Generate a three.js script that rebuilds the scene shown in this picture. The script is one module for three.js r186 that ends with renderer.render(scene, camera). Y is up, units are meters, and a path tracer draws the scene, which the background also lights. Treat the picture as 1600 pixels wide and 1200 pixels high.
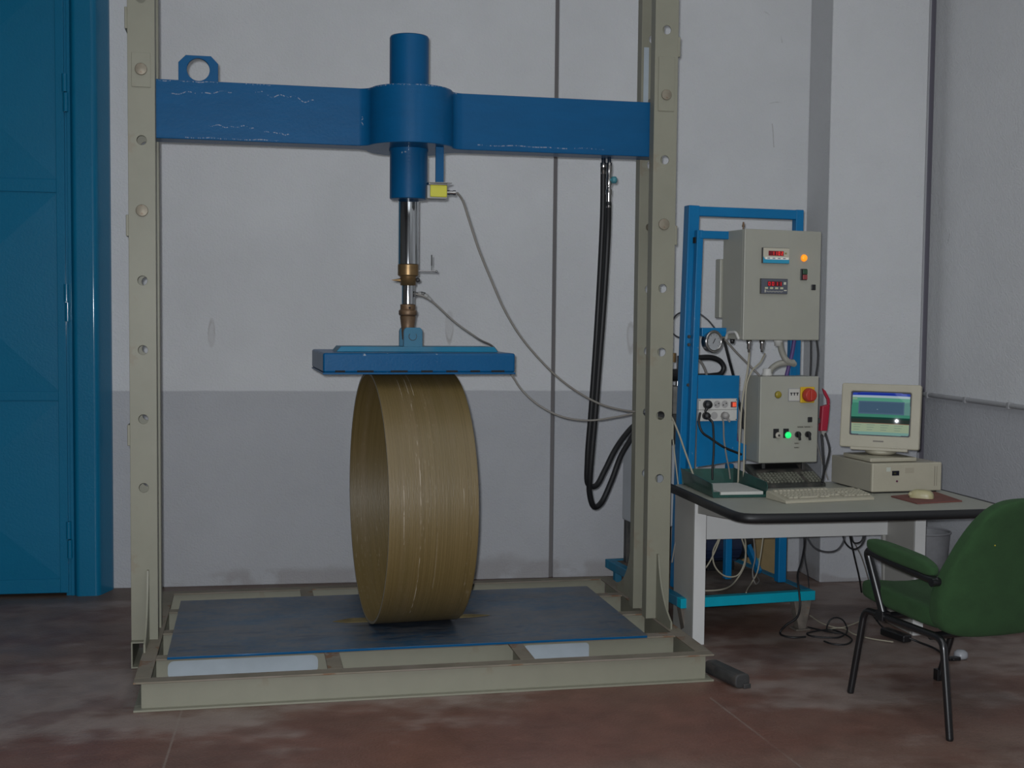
import * as THREE from 'three';
import { RoundedBoxGeometry } from 'three/addons/geometries/RoundedBoxGeometry.js';
import { mergeGeometries, toCreasedNormals } from 'three/addons/utils/BufferGeometryUtils.js';
import { RectAreaLightUniformsLib } from 'three/addons/lights/RectAreaLightUniformsLib.js';

const rgb = (r, g, b) => new THREE.Color().setRGB(r, g, b);

// ---------------------------------------------------------------- camera, light, exposure
// World: x along the back wall to the right, y up, z out of the back wall (wall face at z = 0).
const scene = new THREE.Scene();
scene.background = new THREE.Color(0x0a0b0c);
const camera = new THREE.PerspectiveCamera(34.565, 1600 / 1200, 0.1, 60);
camera.position.set(0, 1.556, 7.132);
camera.rotation.order = 'YXZ';
camera.rotation.set(-0.0555, -0.1637, 0.0102);
const renderer = new THREE.WebGLRenderer({ antialias: true });
renderer.toneMapping = THREE.LinearToneMapping;
renderer.toneMappingExposure = 1.0;
renderer.shadowMap.enabled = true;
RectAreaLightUniformsLib.init();

// the photographer's flash: a small source just above and left of the lens
const flash = new THREE.SpotLight(rgb(0.96, 1, 1.05), 44, 0, 0.92, 0.9, 2);
flash.position.set(-0.04, 1.60, 7.15);
flash.target.position.set(1.05, 1.35, 0.6);
flash.castShadow = true;
flash.shadow.radius = 1.2;
scene.add(flash, flash.target);
const FILL_LIGHT = 0.88;   // radiance of the fill panels added to the ceiling

// ---------------------------------------------------------------- helpers
const PA = 0.0443, PO = [0.468, 0, 1.552];            // the press stands slightly turned to the wall
function at(o, a, x, y, z) {
  const c = Math.cos(a), s = Math.sin(a);
  return [o[0] + x * c + z * s, o[1] + y, o[2] - x * s + z * c];
}
let seedState = 7;
function rnd() { seedState = (seedState * 1664525 + 1013904223) >>> 0; return seedState / 4294967296; }
const used = new Map();
function numbered(name) {
  const n = used.get(name) || 0; used.set(name, n + 1);
  return n ? name + '_' + String(n).padStart(3, '0') : name;
}
function boxUV(g) {
  if (g.index) g = g.toNonIndexed();
  const p = g.attributes.position, uv = new Float32Array(p.count * 2);
  const a = new THREE.Vector3(), b = new THREE.Vector3(), c = new THREE.Vector3();
  for (let i = 0; i < p.count; i += 3) {
    a.fromBufferAttribute(p, i); b.fromBufferAttribute(p, i + 1); c.fromBufferAttribute(p, i + 2);
    const n = b.clone().sub(a).cross(c.clone().sub(a));
    const ax = Math.abs(n.x), ay = Math.abs(n.y), az = Math.abs(n.z);
    [a, b, c].forEach((v, k) => {
      const [u, w] = ax > ay && ax > az ? [v.z, v.y] : ay > az ? [v.x, v.z] : [v.x, v.y];
      uv[(i + k) * 2] = u; uv[(i + k) * 2 + 1] = w;
    });
  }
  g.setAttribute('uv', new THREE.BufferAttribute(uv, 2));
  return g;
}
function clean(g) {
  let h = g.index ? g.toNonIndexed() : g;
  for (const k of Object.keys(h.attributes)) if (!['position', 'normal', 'uv'].includes(k)) h.deleteAttribute(k);
  if (!h.attributes.uv) h = boxUV(h);
  return h;
}
function merge(gs) { return Array.isArray(gs) ? (gs.length === 1 ? clean(gs[0]) : mergeGeometries(gs.map(clean))) : clean(gs); }
function part(name, gs, material, parent, keepUV = false) {
  let g = merge(gs);
  if (!keepUV) g = boxUV(g);
  const m = new THREE.Mesh(g, material);
  m.name = numbered(name); m.castShadow = m.receiveShadow = true;
  if (parent) parent.add(m);
  return m;
}
function thing(name, label, category, pos = [0, 0, 0], turn = 0, group) {
  const o = new THREE.Group(); o.name = numbered(name); scene.add(o);
  o.position.set(...pos); o.rotation.y = turn;
  o.userData = { label, category };
  if (group) o.userData.group = group;
  return o;
}
function single(name, label, category, gs, material, pos = [0, 0, 0], turn = 0, group, keepUV = false) {
  const m = part(name, gs, material, null, keepUV); scene.add(m);
  m.position.set(...pos); m.rotation.y = turn; m.userData = { label, category };
  if (group) m.userData.group = group;
  return m;
}
function struct(name, pos = [0, 0, 0], turn = 0) {
  const o = new THREE.Group(); o.name = name; o.userData.kind = 'structure'; scene.add(o);
  o.position.set(...pos); o.rotation.y = turn; return o;
}
const T = (g, x, y, z) => g.translate(x, y, z);
function bx(x0, x1, y0, y1, z0, z1) { return T(new THREE.BoxGeometry(x1 - x0, y1 - y0, z1 - z0), (x0 + x1) / 2, (y0 + y1) / 2, (z0 + z1) / 2); }
function rb(x0, x1, y0, y1, z0, z1, r = 0.003, seg = 2) {
  return T(new RoundedBoxGeometry(x1 - x0, y1 - y0, z1 - z0, seg, Math.min(r, (x1 - x0) / 2.05, (y1 - y0) / 2.05, (z1 - z0) / 2.05)), (x0 + x1) / 2, (y0 + y1) / 2, (z0 + z1) / 2);
}
function cyl(r0, r1, y0, y1, x = 0, z = 0, seg = 40) { return T(new THREE.CylinderGeometry(r1, r0, y1 - y0, seg), x, (y0 + y1) / 2, z); }
function cylZ(r, z0, z1, x, y, seg = 32, r2 = r) { const g = new THREE.CylinderGeometry(r2, r, z1 - z0, seg); g.rotateX(Math.PI / 2); return T(g, x, y, (z0 + z1) / 2); }
function cylX(r, x0, x1, y, z, seg = 32, r2 = r) { const g = new THREE.CylinderGeometry(r2, r, x1 - x0, seg); g.rotateZ(-Math.PI / 2); return T(g, (x0 + x1) / 2, y, z); }
function lathe(pts, x = 0, z = 0, seg = 56) {
  return T(new THREE.LatheGeometry(pts.map(p => new THREE.Vector2(p[0], p[1])), seg), x, 0, z);
}
const V = a => a.map(p => new THREE.Vector3(...p));
function tube(pts, r, seg, rs = 10, closed = false) {
  const c = new THREE.CatmullRomCurve3(V(pts), closed, 'centripetal');
  const g = new THREE.TubeGeometry(c, seg || Math.max(16, pts.length * 8), r, rs, closed);
  if (closed) return g;
  const caps = [0, 1].map(t => { const s = new THREE.SphereGeometry(r, rs, 6); const p = c.getPoint(t); return T(s, p.x, p.y, p.z); });
  return mergeGeometries([clean(g), ...caps.map(clean)]);
}
// a tube along straight runs with rounded bends
function bentTube(pts, r, bend, rs = 14) {
  const v = V(pts), path = new THREE.CurvePath(); let prev = v[0];
  for (let i = 1; i < v.length - 1; i++) {
    const d0 = v[i].clone().sub(v[i - 1]).normalize(), d1 = v[i + 1].clone().sub(v[i]).normalize();
    const a = v[i].clone().addScaledVector(d0, -bend), b = v[i].clone().addScaledVector(d1, bend);
    path.add(new THREE.LineCurve3(prev, a)); path.add(new THREE.QuadraticBezierCurve3(a, v[i], b)); prev = b;
  }
  path.add(new THREE.LineCurve3(prev, v[v.length - 1]));
  const pp = []; for (const c of path.curves) { const n = c.isLineCurve3 ? 6 : 8; for (let i = 0; i < n; i++) pp.push(c.getPoint(i / n)); }
  pp.push(v[v.length - 1]);
  const cv = new THREE.CatmullRomCurve3(pp, false, 'centripetal');
  const g = new THREE.TubeGeometry(cv, pp.length * 2, r, rs, false);
  const caps = [0, v.length - 1].map(k => { const s = new THREE.SphereGeometry(r, rs, 6); return T(s, v[k].x, v[k].y, v[k].z); });
  return mergeGeometries([clean(g), ...caps.map(clean)]);
}
function shapeOf(pts) { const s = new THREE.Shape(); pts.forEach((p, i) => i ? s.lineTo(p[0], p[1]) : s.moveTo(p[0], p[1])); s.closePath(); return s; }
function roundRect(x0, x1, y0, y1, r) {
  const s = new THREE.Shape();
  s.moveTo(x0 + r, y0); s.lineTo(x1 - r, y0); s.quadraticCurveTo(x1, y0, x1, y0 + r); s.lineTo(x1, y1 - r); s.quadraticCurveTo(x1, y1, x1 - r, y1);
  s.lineTo(x0 + r, y1); s.quadraticCurveTo(x0, y1, x0, y1 - r); s.lineTo(x0, y0 + r); s.quadraticCurveTo(x0, y0, x0 + r, y0);
  return s;
}
function holeIn(s, x, y, r) { const h = new THREE.Path(); h.absarc(x, y, r, 0, Math.PI * 2, true); s.holes.push(h); }
function ext(shape, depth, bevel = 0, curve = 24) {   // extruded along +z from 0 to depth, bevel inside that depth
  const g = new THREE.ExtrudeGeometry(shape, { depth: depth - 2 * bevel, bevelEnabled: bevel > 0, bevelThickness: bevel, bevelSize: bevel, bevelOffset: -bevel, bevelSegments: 2, curveSegments: curve });
  return T(g, 0, 0, bevel);
}
// extrude a shape drawn in (x, z) upwards from y0 to y1
function extUp(shape, y0, y1, bevel = 0, curve = 24) { const g = ext(shape, y1 - y0, bevel, curve); g.rotateX(-Math.PI / 2); return T(g, 0, y0, 0); }   // shape y = -z

// ---------------------------------------------------------------- procedural textures
function lattice(cells, seed) {
  const a = new Float32Array(cells * cells); let s = seed * 2654435761 >>> 0;
  for (let i = 0; i < a.length; i++) { s = (s * 1664525 + 1013904223) >>> 0; a[i] = s / 4294967296; }
  return a;
}
function noiseField(n, cx, cy, seed) {   // tileable value noise, n x n, cx by cy cells
  const c = Math.max(cx, cy), l = lattice(c, seed), out = new Float32Array(n * n);
  const f = t => t * t * (3 - 2 * t);
  for (let y = 0; y < n; y++) {
    const v = y / n * cy, y0 = Math.floor(v), ty = f(v - y0), ya = (y0 % cy) * c, yb = ((y0 + 1) % cy) * c;
    for (let x = 0; x < n; x++) {
      const u = x / n * cx, x0 = Math.floor(u), tx = f(u - x0), xa = x0 % cx, xb = (x0 + 1) % cx;
      const p = l[ya + xa] * (1 - tx) + l[ya + xb] * tx, q = l[yb + xa] * (1 - tx) + l[yb + xb] * tx;
      out[y * n + x] = p * (1 - ty) + q * ty;
    }
  }
  return out;
}
function fbm(n, cx, cy, oct, seed, gain = 0.5) {
  const out = new Float32Array(n * n); let amp = 1, tot = 0;
  for (let o = 0; o < oct; o++) {
    const k = noiseField(n, cx << o, cy << o, seed + o * 17);
    for (let i = 0; i < out.length; i++) out[i] += k[i] * amp;
    tot += amp; amp *= gain;
  }
  for (let i = 0; i < out.length; i++) out[i] /= tot;
  return out;
}
const toS = v => Math.max(0, Math.min(255, 255 * (v <= 0.0031308 ? 12.92 * v : 1.055 * Math.pow(v, 1 / 2.4) - 0.055)));
function tex(n, fn, { srgb = true, repeat = 1, m = n } = {}) {   // fn(x, y, i) -> [r, g, b] linear (srgb) or one value
  const d = new Uint8Array(n * m * 4);
  for (let y = 0; y < m; y++) for (let x = 0; x < n; x++) {
    const i = y * n + x, c = fn(x, y, i);
    if (typeof c === 'number') { d[i * 4] = d[i * 4 + 1] = d[i * 4 + 2] = Math.max(0, Math.min(255, c * 255)); }
    else { d[i * 4] = toS(c[0]); d[i * 4 + 1] = toS(c[1]); d[i * 4 + 2] = toS(c[2]); }
    d[i * 4 + 3] = 255;
  }
  const t = new THREE.DataTexture(d, n, m, THREE.RGBAFormat);
  t.wrapS = t.wrapT = THREE.RepeatWrapping; t.magFilter = THREE.LinearFilter; t.minFilter = THREE.LinearMipmapLinearFilter; t.generateMipmaps = true;
  if (srgb) t.colorSpace = THREE.SRGBColorSpace;
  if (Array.isArray(repeat)) t.repeat.set(...repeat); else t.repeat.set(repeat, repeat);
  t.needsUpdate = true; return t;
}
const mix = (a, b, t) => [a[0] + (b[0] - a[0]) * t, a[1] + (b[1] - a[1]) * t, a[2] + (b[2] - a[2]) * t];
const sst = (a, b, v) => { const t = Math.max(0, Math.min(1, (v - a) / (b - a))); return t * t * (3 - 2 * t); };
const std = o => new THREE.MeshStandardMaterial(o);
const phy = o => new THREE.MeshPhysicalMaterial(o);

const N5 = fbm(512, 4, 4, 6, 11), N5b = fbm(512, 16, 16, 4, 23), N5c = fbm(512, 64, 64, 2, 31);
const bumpFine = tex(512, (x, y, i) => N5c[i] * 0.7 + N5b[i] * 0.3, { srgb: false, repeat: 2 });
const roughVar = tex(512, (x, y, i) => 0.75 + 0.5 * (N5[i] - 0.5), { srgb: false, repeat: 1 });
function painted(color, { rust = 0, vary = 0.1, chips = 0, rep = 1, dust = 0, seed = 0 } = {}) {
  const o = seed * 977;
  return tex(512, (x, y, i) => {
    const j = (i + o) % (512 * 512), k = 1 + vary * 2 * (N5[j] - 0.5) + vary * (N5b[j] - 0.5);
    let c = [color[0] * k, color[1] * k, color[2] * k];
    if (dust) c = mix(c, [0.24, 0.2, 0.17], dust * sst(0.4, 0.75, N5[(j * 1 + 9000) % 262144]));
    if (rust) c = mix(c, [0.17, 0.075, 0.03], rust * sst(0.60, 0.68, N5b[(j + 51234) % 262144]) * sst(0.55, 0.62, N5[j]));
    if (chips) c = mix(c, [0.5, 0.5, 0.5], chips * sst(0.79, 0.83, N5b[(j + 7771) % 262144]) * sst(0.6, 0.66, N5c[j]));
    return c;
  }, { repeat: rep });
}

// ---------------------------------------------------------------- room materials
const PAINT = 1.112;                                   // height of the grey painted band
const WALL_UP = [0.60, 0.605, 0.615], WALL_LOW = [0.43, 0.435, 0.455];
const wallA = fbm(1024, 3, 3, 7, 41), wallB = fbm(1024, 32, 32, 4, 57);
function wallTexture(n, x0, y0, size, marks, cracks, lowDirt = 1, pale = 1) {
  return tex(n, (px, py) => {
    const x = x0 + px / n * size, y = y0 + py / n * size, s = 1024 / n;
    const j = Math.floor(py * s) * 1024 + Math.floor(px * s), a = wallA[j], b = wallB[j];
    const line = PAINT + (b - 0.5) * 0.008 + (a - 0.5) * 0.012;
    let c = mix(WALL_LOW, WALL_UP, sst(line - 0.004, line + 0.004, y));
    const k = pale * (1 + 0.10 * (a - 0.5) + 0.08 * (b - 0.5));
    c = [c[0] * k, c[1] * k, c[2] * k];
    // scuffed, splashed dirt with a ragged outline along the foot of the wall
    const h = 0.03 + 0.13 * Math.max(0, a - 0.42) * 4 * (b + 0.4);
    c = mix(c, [0.17, 0.13, 0.11], lowDirt * 0.33 * sst(h, h * 0.55, y) * sst(0.35, 0.55, b + (a - 0.5) * 0.6));
    for (const [mx, my, w, hh, amt] of marks) {
      const dx = (x - mx) / w, dy = (y - my) / hh, r = Math.sqrt(dx * dx + dy * dy) + (b - 0.5) * 0.9;
      if (r < 1.2) c = mix(c, [0.24, 0.21, 0.19], amt * (sst(1, 0.75, r) * 0.22 + sst(0.25, 0.05, Math.abs(r - 0.8)) * 0.35 * sst(0.35, 0.6, b)));
    }
    for (const [cx, cy, len, ang, amp] of cracks) {
      const ca = Math.cos(ang), sa = Math.sin(ang), u = (x - cx) * ca + (y - cy) * sa, v = -(x - cx) * sa + (y - cy) * ca;
      if (u > 0 && u < len) { const w = amp * (Math.sin(u * 37) * 0.5 + (a - 0.5) * 6); const d = Math.abs(v - w); if (d < 0.004) c = mix(c, [0.25, 0.24, 0.23], 0.55 * sst(0.004, 0.001, d) * sst(0.4, 0.55, b)); }
    }
    return c;
  });
}
function wallMat(n, x0, y0, size, marks, cracks, dirt, pale) {
  const t = wallTexture(n, x0, y0, size, marks, cracks, dirt, pale);
  t.repeat.set(1 / size, 1 / size); t.offset.set(-x0 / size, -y0 / size);
  return std({ map: t, roughness: 0.78, bumpMap: bumpFine, bumpScale: 0.0025 });
}
const wallBackMat = wallMat(2048, -1.8, 0, 5.6, [[-0.54, 1.44, 0.022, 0.085, 0.75], [0.806, 1.47, 0.026, 0.1, 0.8], [1.889, 1.43, 0.03, 0.11, 0.65]],
  [[2.66, 3.36, 0.13, -0.75, 0.02], [2.75, 3.27, 0.08, -1.2, 0.012], [2.72, 2.83, 0.09, 0.1, 0.01], [2.74, 2.72, 0.14, -1.45, 0.003]], 1);
const wallSideMat = wallMat(1024, -0.2, 0, 6.4, [], [[0.4, 2.0, 0.06, 1.2, 0.003]], 1, 1.2);
const wallFarMat = std({ map: painted([0.36, 0.36, 0.365], { vary: 0.04, rep: 0.3 }), roughness: 0.85 });

const fA = fbm(1024, 3, 5, 8, 71, 0.6), fB = fbm(1024, 4, 14, 7, 83, 0.6), fC = fbm(1024, 90, 90, 2, 91), fD = fbm(1024, 22, 34, 4, 97, 0.65);
const FX = -2.8, FZ = -0.5, FS = 8;
const floorTex = tex(2048, (px, py) => {
  const x = FX + px / 2048 * FS, z = FZ + py / 2048 * FS;
  const j = (py >> 1) * 1024 + (px >> 1), a = fA[j], b = fB[j], d = fC[j], e = fA[((py >> 1) * 1024 + ((px >> 1) + 377) % 1024 + 31 * 1024) % 1048576];
  let c = mix([0.165, 0.076, 0.056], [0.18, 0.118, 0.092], sst(0.38, 0.60, a * 0.7 + e * 0.3));
  c = mix(c, [0.27, 0.215, 0.19], 0.8 * sst(0.47, 0.64, b * 0.75 + d * 0.1 + fB[((py >> 1) * 1024 * 3 + (px >> 1) * 2) % 1048576] * 0.2 - 0.02 + (fD[j] - 0.5) * 0.28));
  c = mix(c, [0.060, 0.036, 0.030], 0.55 * sst(0.54, 0.70, e) * sst(0.62, 0.42, b));
  c = mix(c, [0.12, 0.05, 0.036], 0.45 * sst(0.56, 0.70, fD[(j + 410000) % 1048576]));
  const k = 1 + 0.35 * (d - 0.5); c = [c[0] * k, c[1] * k, c[2] * k];
  // filled saw cuts in the slab
  const saw = Math.min(Math.abs(x + 0.49), Math.abs(x - 1.66 + (z - 2.8) * -0.08) + (z < 2.35 ? 1 : 0), Math.abs(x - 4.4));
  if (saw < 0.006 && z > 2.2) c = mix(c, [0.27, 0.22, 0.19], 0.55 * sst(0.006, 0.002, saw) * sst(0.3, 0.5, b + 0.1));
  // loose dust swept against the wall
  c = mix(c, [0.11, 0.08, 0.06], 0.6 * sst(0.42, 0.2, z + (b - 0.5) * 0.8) * sst(0.35, 0.6, a));
  return c;
}, {});
floorTex.repeat.set(1 / FS, 1 / FS); floorTex.offset.set(-FX / FS, -FZ / FS);
const floorMat = std({ map: floorTex, roughness: 0.62, roughnessMap: roughVar, bumpMap: bumpFine, bumpScale: 0.002 });

// ---------------------------------------------------------------- the room
const XR = 3.68, XL = -8, ZF = 14, HC = 6;
{ const f = part('floor', [bx(XL - 0.2, XR + 0.2, -0.2, 0, -0.2, ZF + 0.2)], floorMat); f.userData.kind = 'structure'; scene.add(f); }
// roof slab; unseen glowing strips are added in it as soft fill light
const STRIPS = [-0.5, 2.2], SW = 1.5, SZ0 = 3.2, SZ1 = 13;
{
  const c = struct('ceiling');
  const xs = [XL - 0.2, ...STRIPS.flatMap(x => [x - SW / 2, x + SW / 2]), XR + 0.2];
  for (let k = 0; k < xs.length; k += 2) part('roof_slab', [bx(xs[k], xs[k + 1], HC, HC + 0.2, -0.2, ZF + 0.2)], wallFarMat, c);
  for (const x of STRIPS) for (const [z0, z1] of [[-0.2, SZ0], [SZ1, ZF + 0.2]]) part('roof_slab', [bx(x - SW / 2, x + SW / 2, HC, HC + 0.2, z0, z1)], wallFarMat, c);
  const panel = std({ color: rgb(0.6, 0.6, 0.6), emissive: rgb(0.95, 1, 1.03), emissiveIntensity: 1.0, roughness: 0.6 });
  STRIPS.forEach((x, k) => {
    const w = struct('window_' + (k + 1));
    part('fill_panel', [bx(x - SW / 2, x + SW / 2, HC + 0.05, HC + 0.1, SZ0, SZ1)], panel, w);
    const l = new THREE.RectAreaLight(rgb(0.95, 1, 1.03), FILL_LIGHT, SW, SZ1 - SZ0);
    l.position.set(x, HC + 0.03, (SZ0 + SZ1) / 2); l.rotation.set(-Math.PI / 2, 0, 0); w.add(l);
  });
}
{
  const w = struct('wall_back');
  const jx = 1.424, g = 0.011;
  part('wall_panel', [rb(-1.55, jx - g, 0, HC, -0.2, 0, 0.006)], wallBackMat, w);
  part('wall_panel', [rb(jx + g, XR + 0.2, 0, HC, -0.2, 0, 0.006)], wallBackMat, w);
  part('wall_panel', [rb(XL - 0.2, -3.4, 0, HC, -0.2, 0, 0.006)], wallFarMat, w);
  part('wall_panel', [rb(-3.4, -1.55, 4.3, HC, -0.2, 0, 0.006)], wallFarMat, w);
  part('joint_filler', [bx(jx - g, jx + g, 0, HC, -0.19, -0.022)], std({ color: rgb(0.16, 0.15, 0.15), roughness: 0.9 }), w);
}
{
  const w = struct('wall_right');                      // stops short of the pillar: an open joint runs up the corner
  part('wall_panel', [rb(XR, XR + 0.2, 0, HC, 0.185, ZF, 0.006)], wallSideMat, w);
  part('joint_filler', [bx(XR + 0.07, XR + 0.2, 0, HC, 0, 0.185)], std({ color: rgb(0.33, 0.31, 0.37), roughness: 0.9 }), w);
}
{ const w = part('wall_left', [bx(XL - 0.2, XL, 0, HC, 0, ZF)], wallFarMat); w.userData.kind = 'structure'; scene.add(w); }
{ const w = part('wall_front', [bx(XL, XR, 0, HC, ZF, ZF + 0.2)], wallFarMat); w.userData.kind = 'structure'; scene.add(w); }
{
  const m = part('pillar', [rb(2.975, 3.572, 0, HC, 0.0, 0.32, 0.008)], wallBackMat); m.userData.kind = 'structure'; scene.add(m);
}
// painted steel gate and its frame in the back wall
const doorMat = phy({ map: painted([0.002, 0.145, 0.275], { vary: 0.05, rust: 0.0, rep: 0.6 }), roughness: 0.45, specularIntensity: 0.35, clearcoat: 0.4, clearcoatRoughness: 0.1, bumpMap: bumpFine, bumpScale: 0.0006 });
{
  const d = struct('door_1');
  // rounded frame post standing proud of the wall
  const s = new THREE.Shape();
  s.moveTo(-1.305, 0); s.lineTo(-1.305, -0.142); s.lineTo(-1.262, -0.142); s.lineTo(-1.256, -0.150); s.quadraticCurveTo(-1.25, -0.172, -1.228, -0.172);
  s.lineTo(-1.152, -0.172); s.quadraticCurveTo(-1.132, -0.172, -1.122, -0.15); s.lineTo(-1.085, -0.04); s.quadraticCurveTo(-1.078, -0.02, -1.078, 0); s.closePath();
  part('frame_post', [extUp(s, 0.0, 4.3)], doorMat, d);
  part('frame_strip', [rb(-1.279, -1.262, 0.0, 4.3, 0.14, 0.152, 0.002)], doorMat, d);
  part('frame_lintel', [rb(-3.5, -1.078, 4.2, 4.4, 0, 0.17, 0.01)], doorMat, d);
  const leaf = part('door_leaf', [bx(-3.42, -1.292, 0.018, 4.19, 0.09, 0.146)], doorMat, d);
  const xs = [-2.445, -1.37], rows = [[0.10, 1.065], [1.125, 2.185], [2.265, 3.32], [3.38, 4.12]];
  for (const x of [-3.42, -2.48, -1.336]) part('door_stile', [rb(x, x + (x < -2 ? 0.035 : 0.044), 0.018, 4.19, 0.146, 0.158, 0.003)], doorMat, leaf);
  for (const [y0, y1] of [[0.018, 0.095], [1.07, 1.12], [2.19, 2.26], [3.325, 3.375], [4.125, 4.19]]) {
    part('door_rail', [rb(-2.445, -1.336, y0, y1, 0.146, 0.156, 0.003)], doorMat, leaf);
    part('door_rail', [rb(-3.385, -2.48, y0, y1, 0.146, 0.156, 0.003)], doorMat, leaf);
  }
  for (const [y0, y1] of rows) for (const [x0, x1] of [[-2.445, -1.336], [-3.385, -2.48]]) {   // cross-broken sheet: a shallow pyramid
    const cx = (x0 + x1) / 2, cy = (y0 + y1) / 2, z = 0.1462, zc = 0.172, g = new THREE.BufferGeometry();
    const q = [[x0, y0, z], [x1, y0, z], [x1, y1, z], [x0, y1, z]], p = [];
    for (let k = 0; k < 4; k++) p.push(...q[k], ...q[(k + 1) % 4], cx, cy, zc);
    g.setAttribute('position', new THREE.Float32BufferAttribute(p, 3)); g.computeVertexNormals();
    part('door_panel', [g], doorMat, leaf);
  }
  for (const y of [0.21, 1.50, 2.62, 3.7]) {
    const h = part('hinge', [cyl(0.014, 0.014, y + 0.105, y + 0.20, -1.288, 0.158, 20)], doorMat, d);
    part('hinge_barrel', [cyl(0.014, 0.014, y, y + 0.10, -1.283, 0.158, 20), rb(-1.30, -1.27, y, y + 0.1, 0.14, 0.158, 0.002)], doorMat, h);
  }
}
// conduit along the top of the painted band of the side wall
{
  const grey = std({ map: painted([0.36, 0.36, 0.37], { vary: 0.1, rep: 2 }), roughness: 0.6 });
  const t = thing('wall_conduit', 'thin grey cable conduit running along the right wall at the paint line', 'conduit', [XR, 1.105, 0]);
  part('pipe', [tube([[-0.016, 0.002, 0.21], [-0.016, 0.001, 0.6], [-0.016, 0, 1.4], [-0.016, 0, 5]], 0.0135, 40, 10)], grey, t);
  for (const z of [0.25, 0.68, 1.12, 1.62]) part('pipe_clip', [rb(-0.033, 0, -0.018, 0.018, z, z + 0.022, 0.003)], grey, t);
}

// ---------------------------------------------------------------- machine materials
const cream = phy({ map: painted([0.235, 0.228, 0.172], { vary: 0.08, rust: 0.18, rep: 1.1, seed: 3 }), roughness: 0.55, clearcoat: 0.15, clearcoatRoughness: 0.4 });
const flangeDust = std({ map: painted([0.19, 0.165, 0.125], { vary: 0.25, rust: 0.7, dust: 0.6, rep: 1.3, seed: 5 }), roughness: 0.8 });
const patchPaint = std({ map: painted([0.36, 0.41, 0.45], { vary: 0.08, rep: 2 }), roughness: 0.6 });
const beamBlue = phy({ map: painted([0.002, 0.078, 0.20], { vary: 0.07, chips: 0.5, rep: 1.2, seed: 9 }), roughness: 0.45, specularIntensity: 0.3, clearcoat: 0.2, clearcoatRoughness: 0.06, bumpMap: bumpFine, bumpScale: 0.0005 });
// the crossbeam's paint with handling scratches and a painted highlight on its lower edge
const BEAMTEX = (() => {
  const S = [[-1.06, 2.505, -0.80, 2.523, 0.006], [-0.70, 2.527, -0.44, 2.500, 0.012], [-0.90, 2.372, -0.70, 2.373, 0.006], [-0.66, 2.356, -0.55, 2.347, 0.004], [-1.12, 2.560, -0.86, 2.561, 0.003], [-0.74, 2.562, -0.62, 2.561, 0.002], [-1.0, 2.318, -0.6, 2.319, 0.002], [-0.23, 2.44, -0.235, 2.40, 0.004], [-0.18, 2.56, 0.2, 2.561, 0.002], [0.3, 2.335, 0.9, 2.336, 0.003]];  // the lowest line, at left, is an edge highlight put into the colour
  const t = tex(2048, (x, y) => {
    const j = (y * 4 % 512) * 512 + x % 512, k = 1 + 0.14 * (N5[j] - 0.5) + 0.07 * (N5b[j] - 0.5);
    let c = [0.002 * k, 0.078 * k, 0.20 * k]; const X = -1.2 + x / 2048 * 2.4, Y = 2.30 + y / 256 * 0.28;
    for (const [x0, y0, x1, y1, amp] of S) {
      const steep = Math.abs(x1 - x0) < 0.05, u = steep ? (Y - y0) / (y1 - y0) : (X - x0) / (x1 - x0); if (u < 0 || u > 1) continue;
      const d = steep ? Math.abs(X - x0 - amp * Math.sin(u * 9)) : Math.abs(Y - y0 - (y1 - y0) * u - amp * Math.sin(u * 6) * Math.sin(u * 17 + x0 * 9));
      if (d < 0.003) c = mix(c, [0.42, 0.40, 0.44], 0.6 * sst(0.003, 0.0012, d) * sst(0.46, 0.58, N5c[(x * 3 + y * 512) % 262144] * 0.6 + N5b[j] * 0.4));
    }
    return c;
  }, { m: 256 });
  t.repeat.set(1 / 2.4, 1 / 0.28); t.offset.set(0.5, -2.30 / 0.28); return t;
})();
const beamPaint = phy({ map: BEAMTEX, roughness: 0.45, specularIntensity: 0.3, clearcoat: 0.2, clearcoatRoughness: 0.06, bumpMap: bumpFine, bumpScale: 0.0005 });
const cartBlue = phy({ map: painted([0.002, 0.145, 0.34], { vary: 0.07, chips: 0.3, rep: 1.5, seed: 13 }), roughness: 0.45, specularIntensity: 0.4, clearcoat: 0.25, clearcoatRoughness: 0.2 });
const tealBlue = phy({ map: painted([0.002, 0.15, 0.265], { vary: 0.12, dust: 0.15, rep: 1.5, seed: 15 }), roughness: 0.5, specularIntensity: 0.4, clearcoat: 0.15, clearcoatRoughness: 0.3 });
const chrome = std({ color: rgb(0.62, 0.64, 0.66), metalness: 1, roughness: 0.09 });
const bareSteel = std({ color: rgb(0.42, 0.41, 0.40), metalness: 1, roughness: 0.32, roughnessMap: roughVar });
const rusty = std({ map: painted([0.17, 0.105, 0.06], { vary: 0.35, rust: 0.6, rep: 6, seed: 4 }), metalness: 0.45, roughness: 0.5 });
const brassy = std({ map: painted([0.26, 0.165, 0.075], { vary: 0.25, rep: 5, seed: 8 }), metalness: 0.7, roughness: 0.38 });
const darkSteel = std({ map: painted([0.055, 0.055, 0.055], { vary: 0.3, dust: 0.2, rep: 4 }), metalness: 0.3, roughness: 0.55 });
const blackRubber = std({ color: rgb(0.010, 0.010, 0.011), roughness: 0.5 });
const blackPlastic = phy({ color: rgb(0.011, 0.011, 0.012), roughness: 0.35, clearcoat: 0.25, clearcoatRoughness: 0.3 });
const greyCable = std({ color: rgb(0.20, 0.185, 0.165), roughness: 0.55 });
const beigeCable = std({ color: rgb(0.36, 0.33, 0.25), roughness: 0.5 });
const darkCable = std({ color: rgb(0.05, 0.05, 0.055), roughness: 0.5 });
const holeDark = std({ color: rgb(0.008, 0.008, 0.008), roughness: 0.9 });

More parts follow.
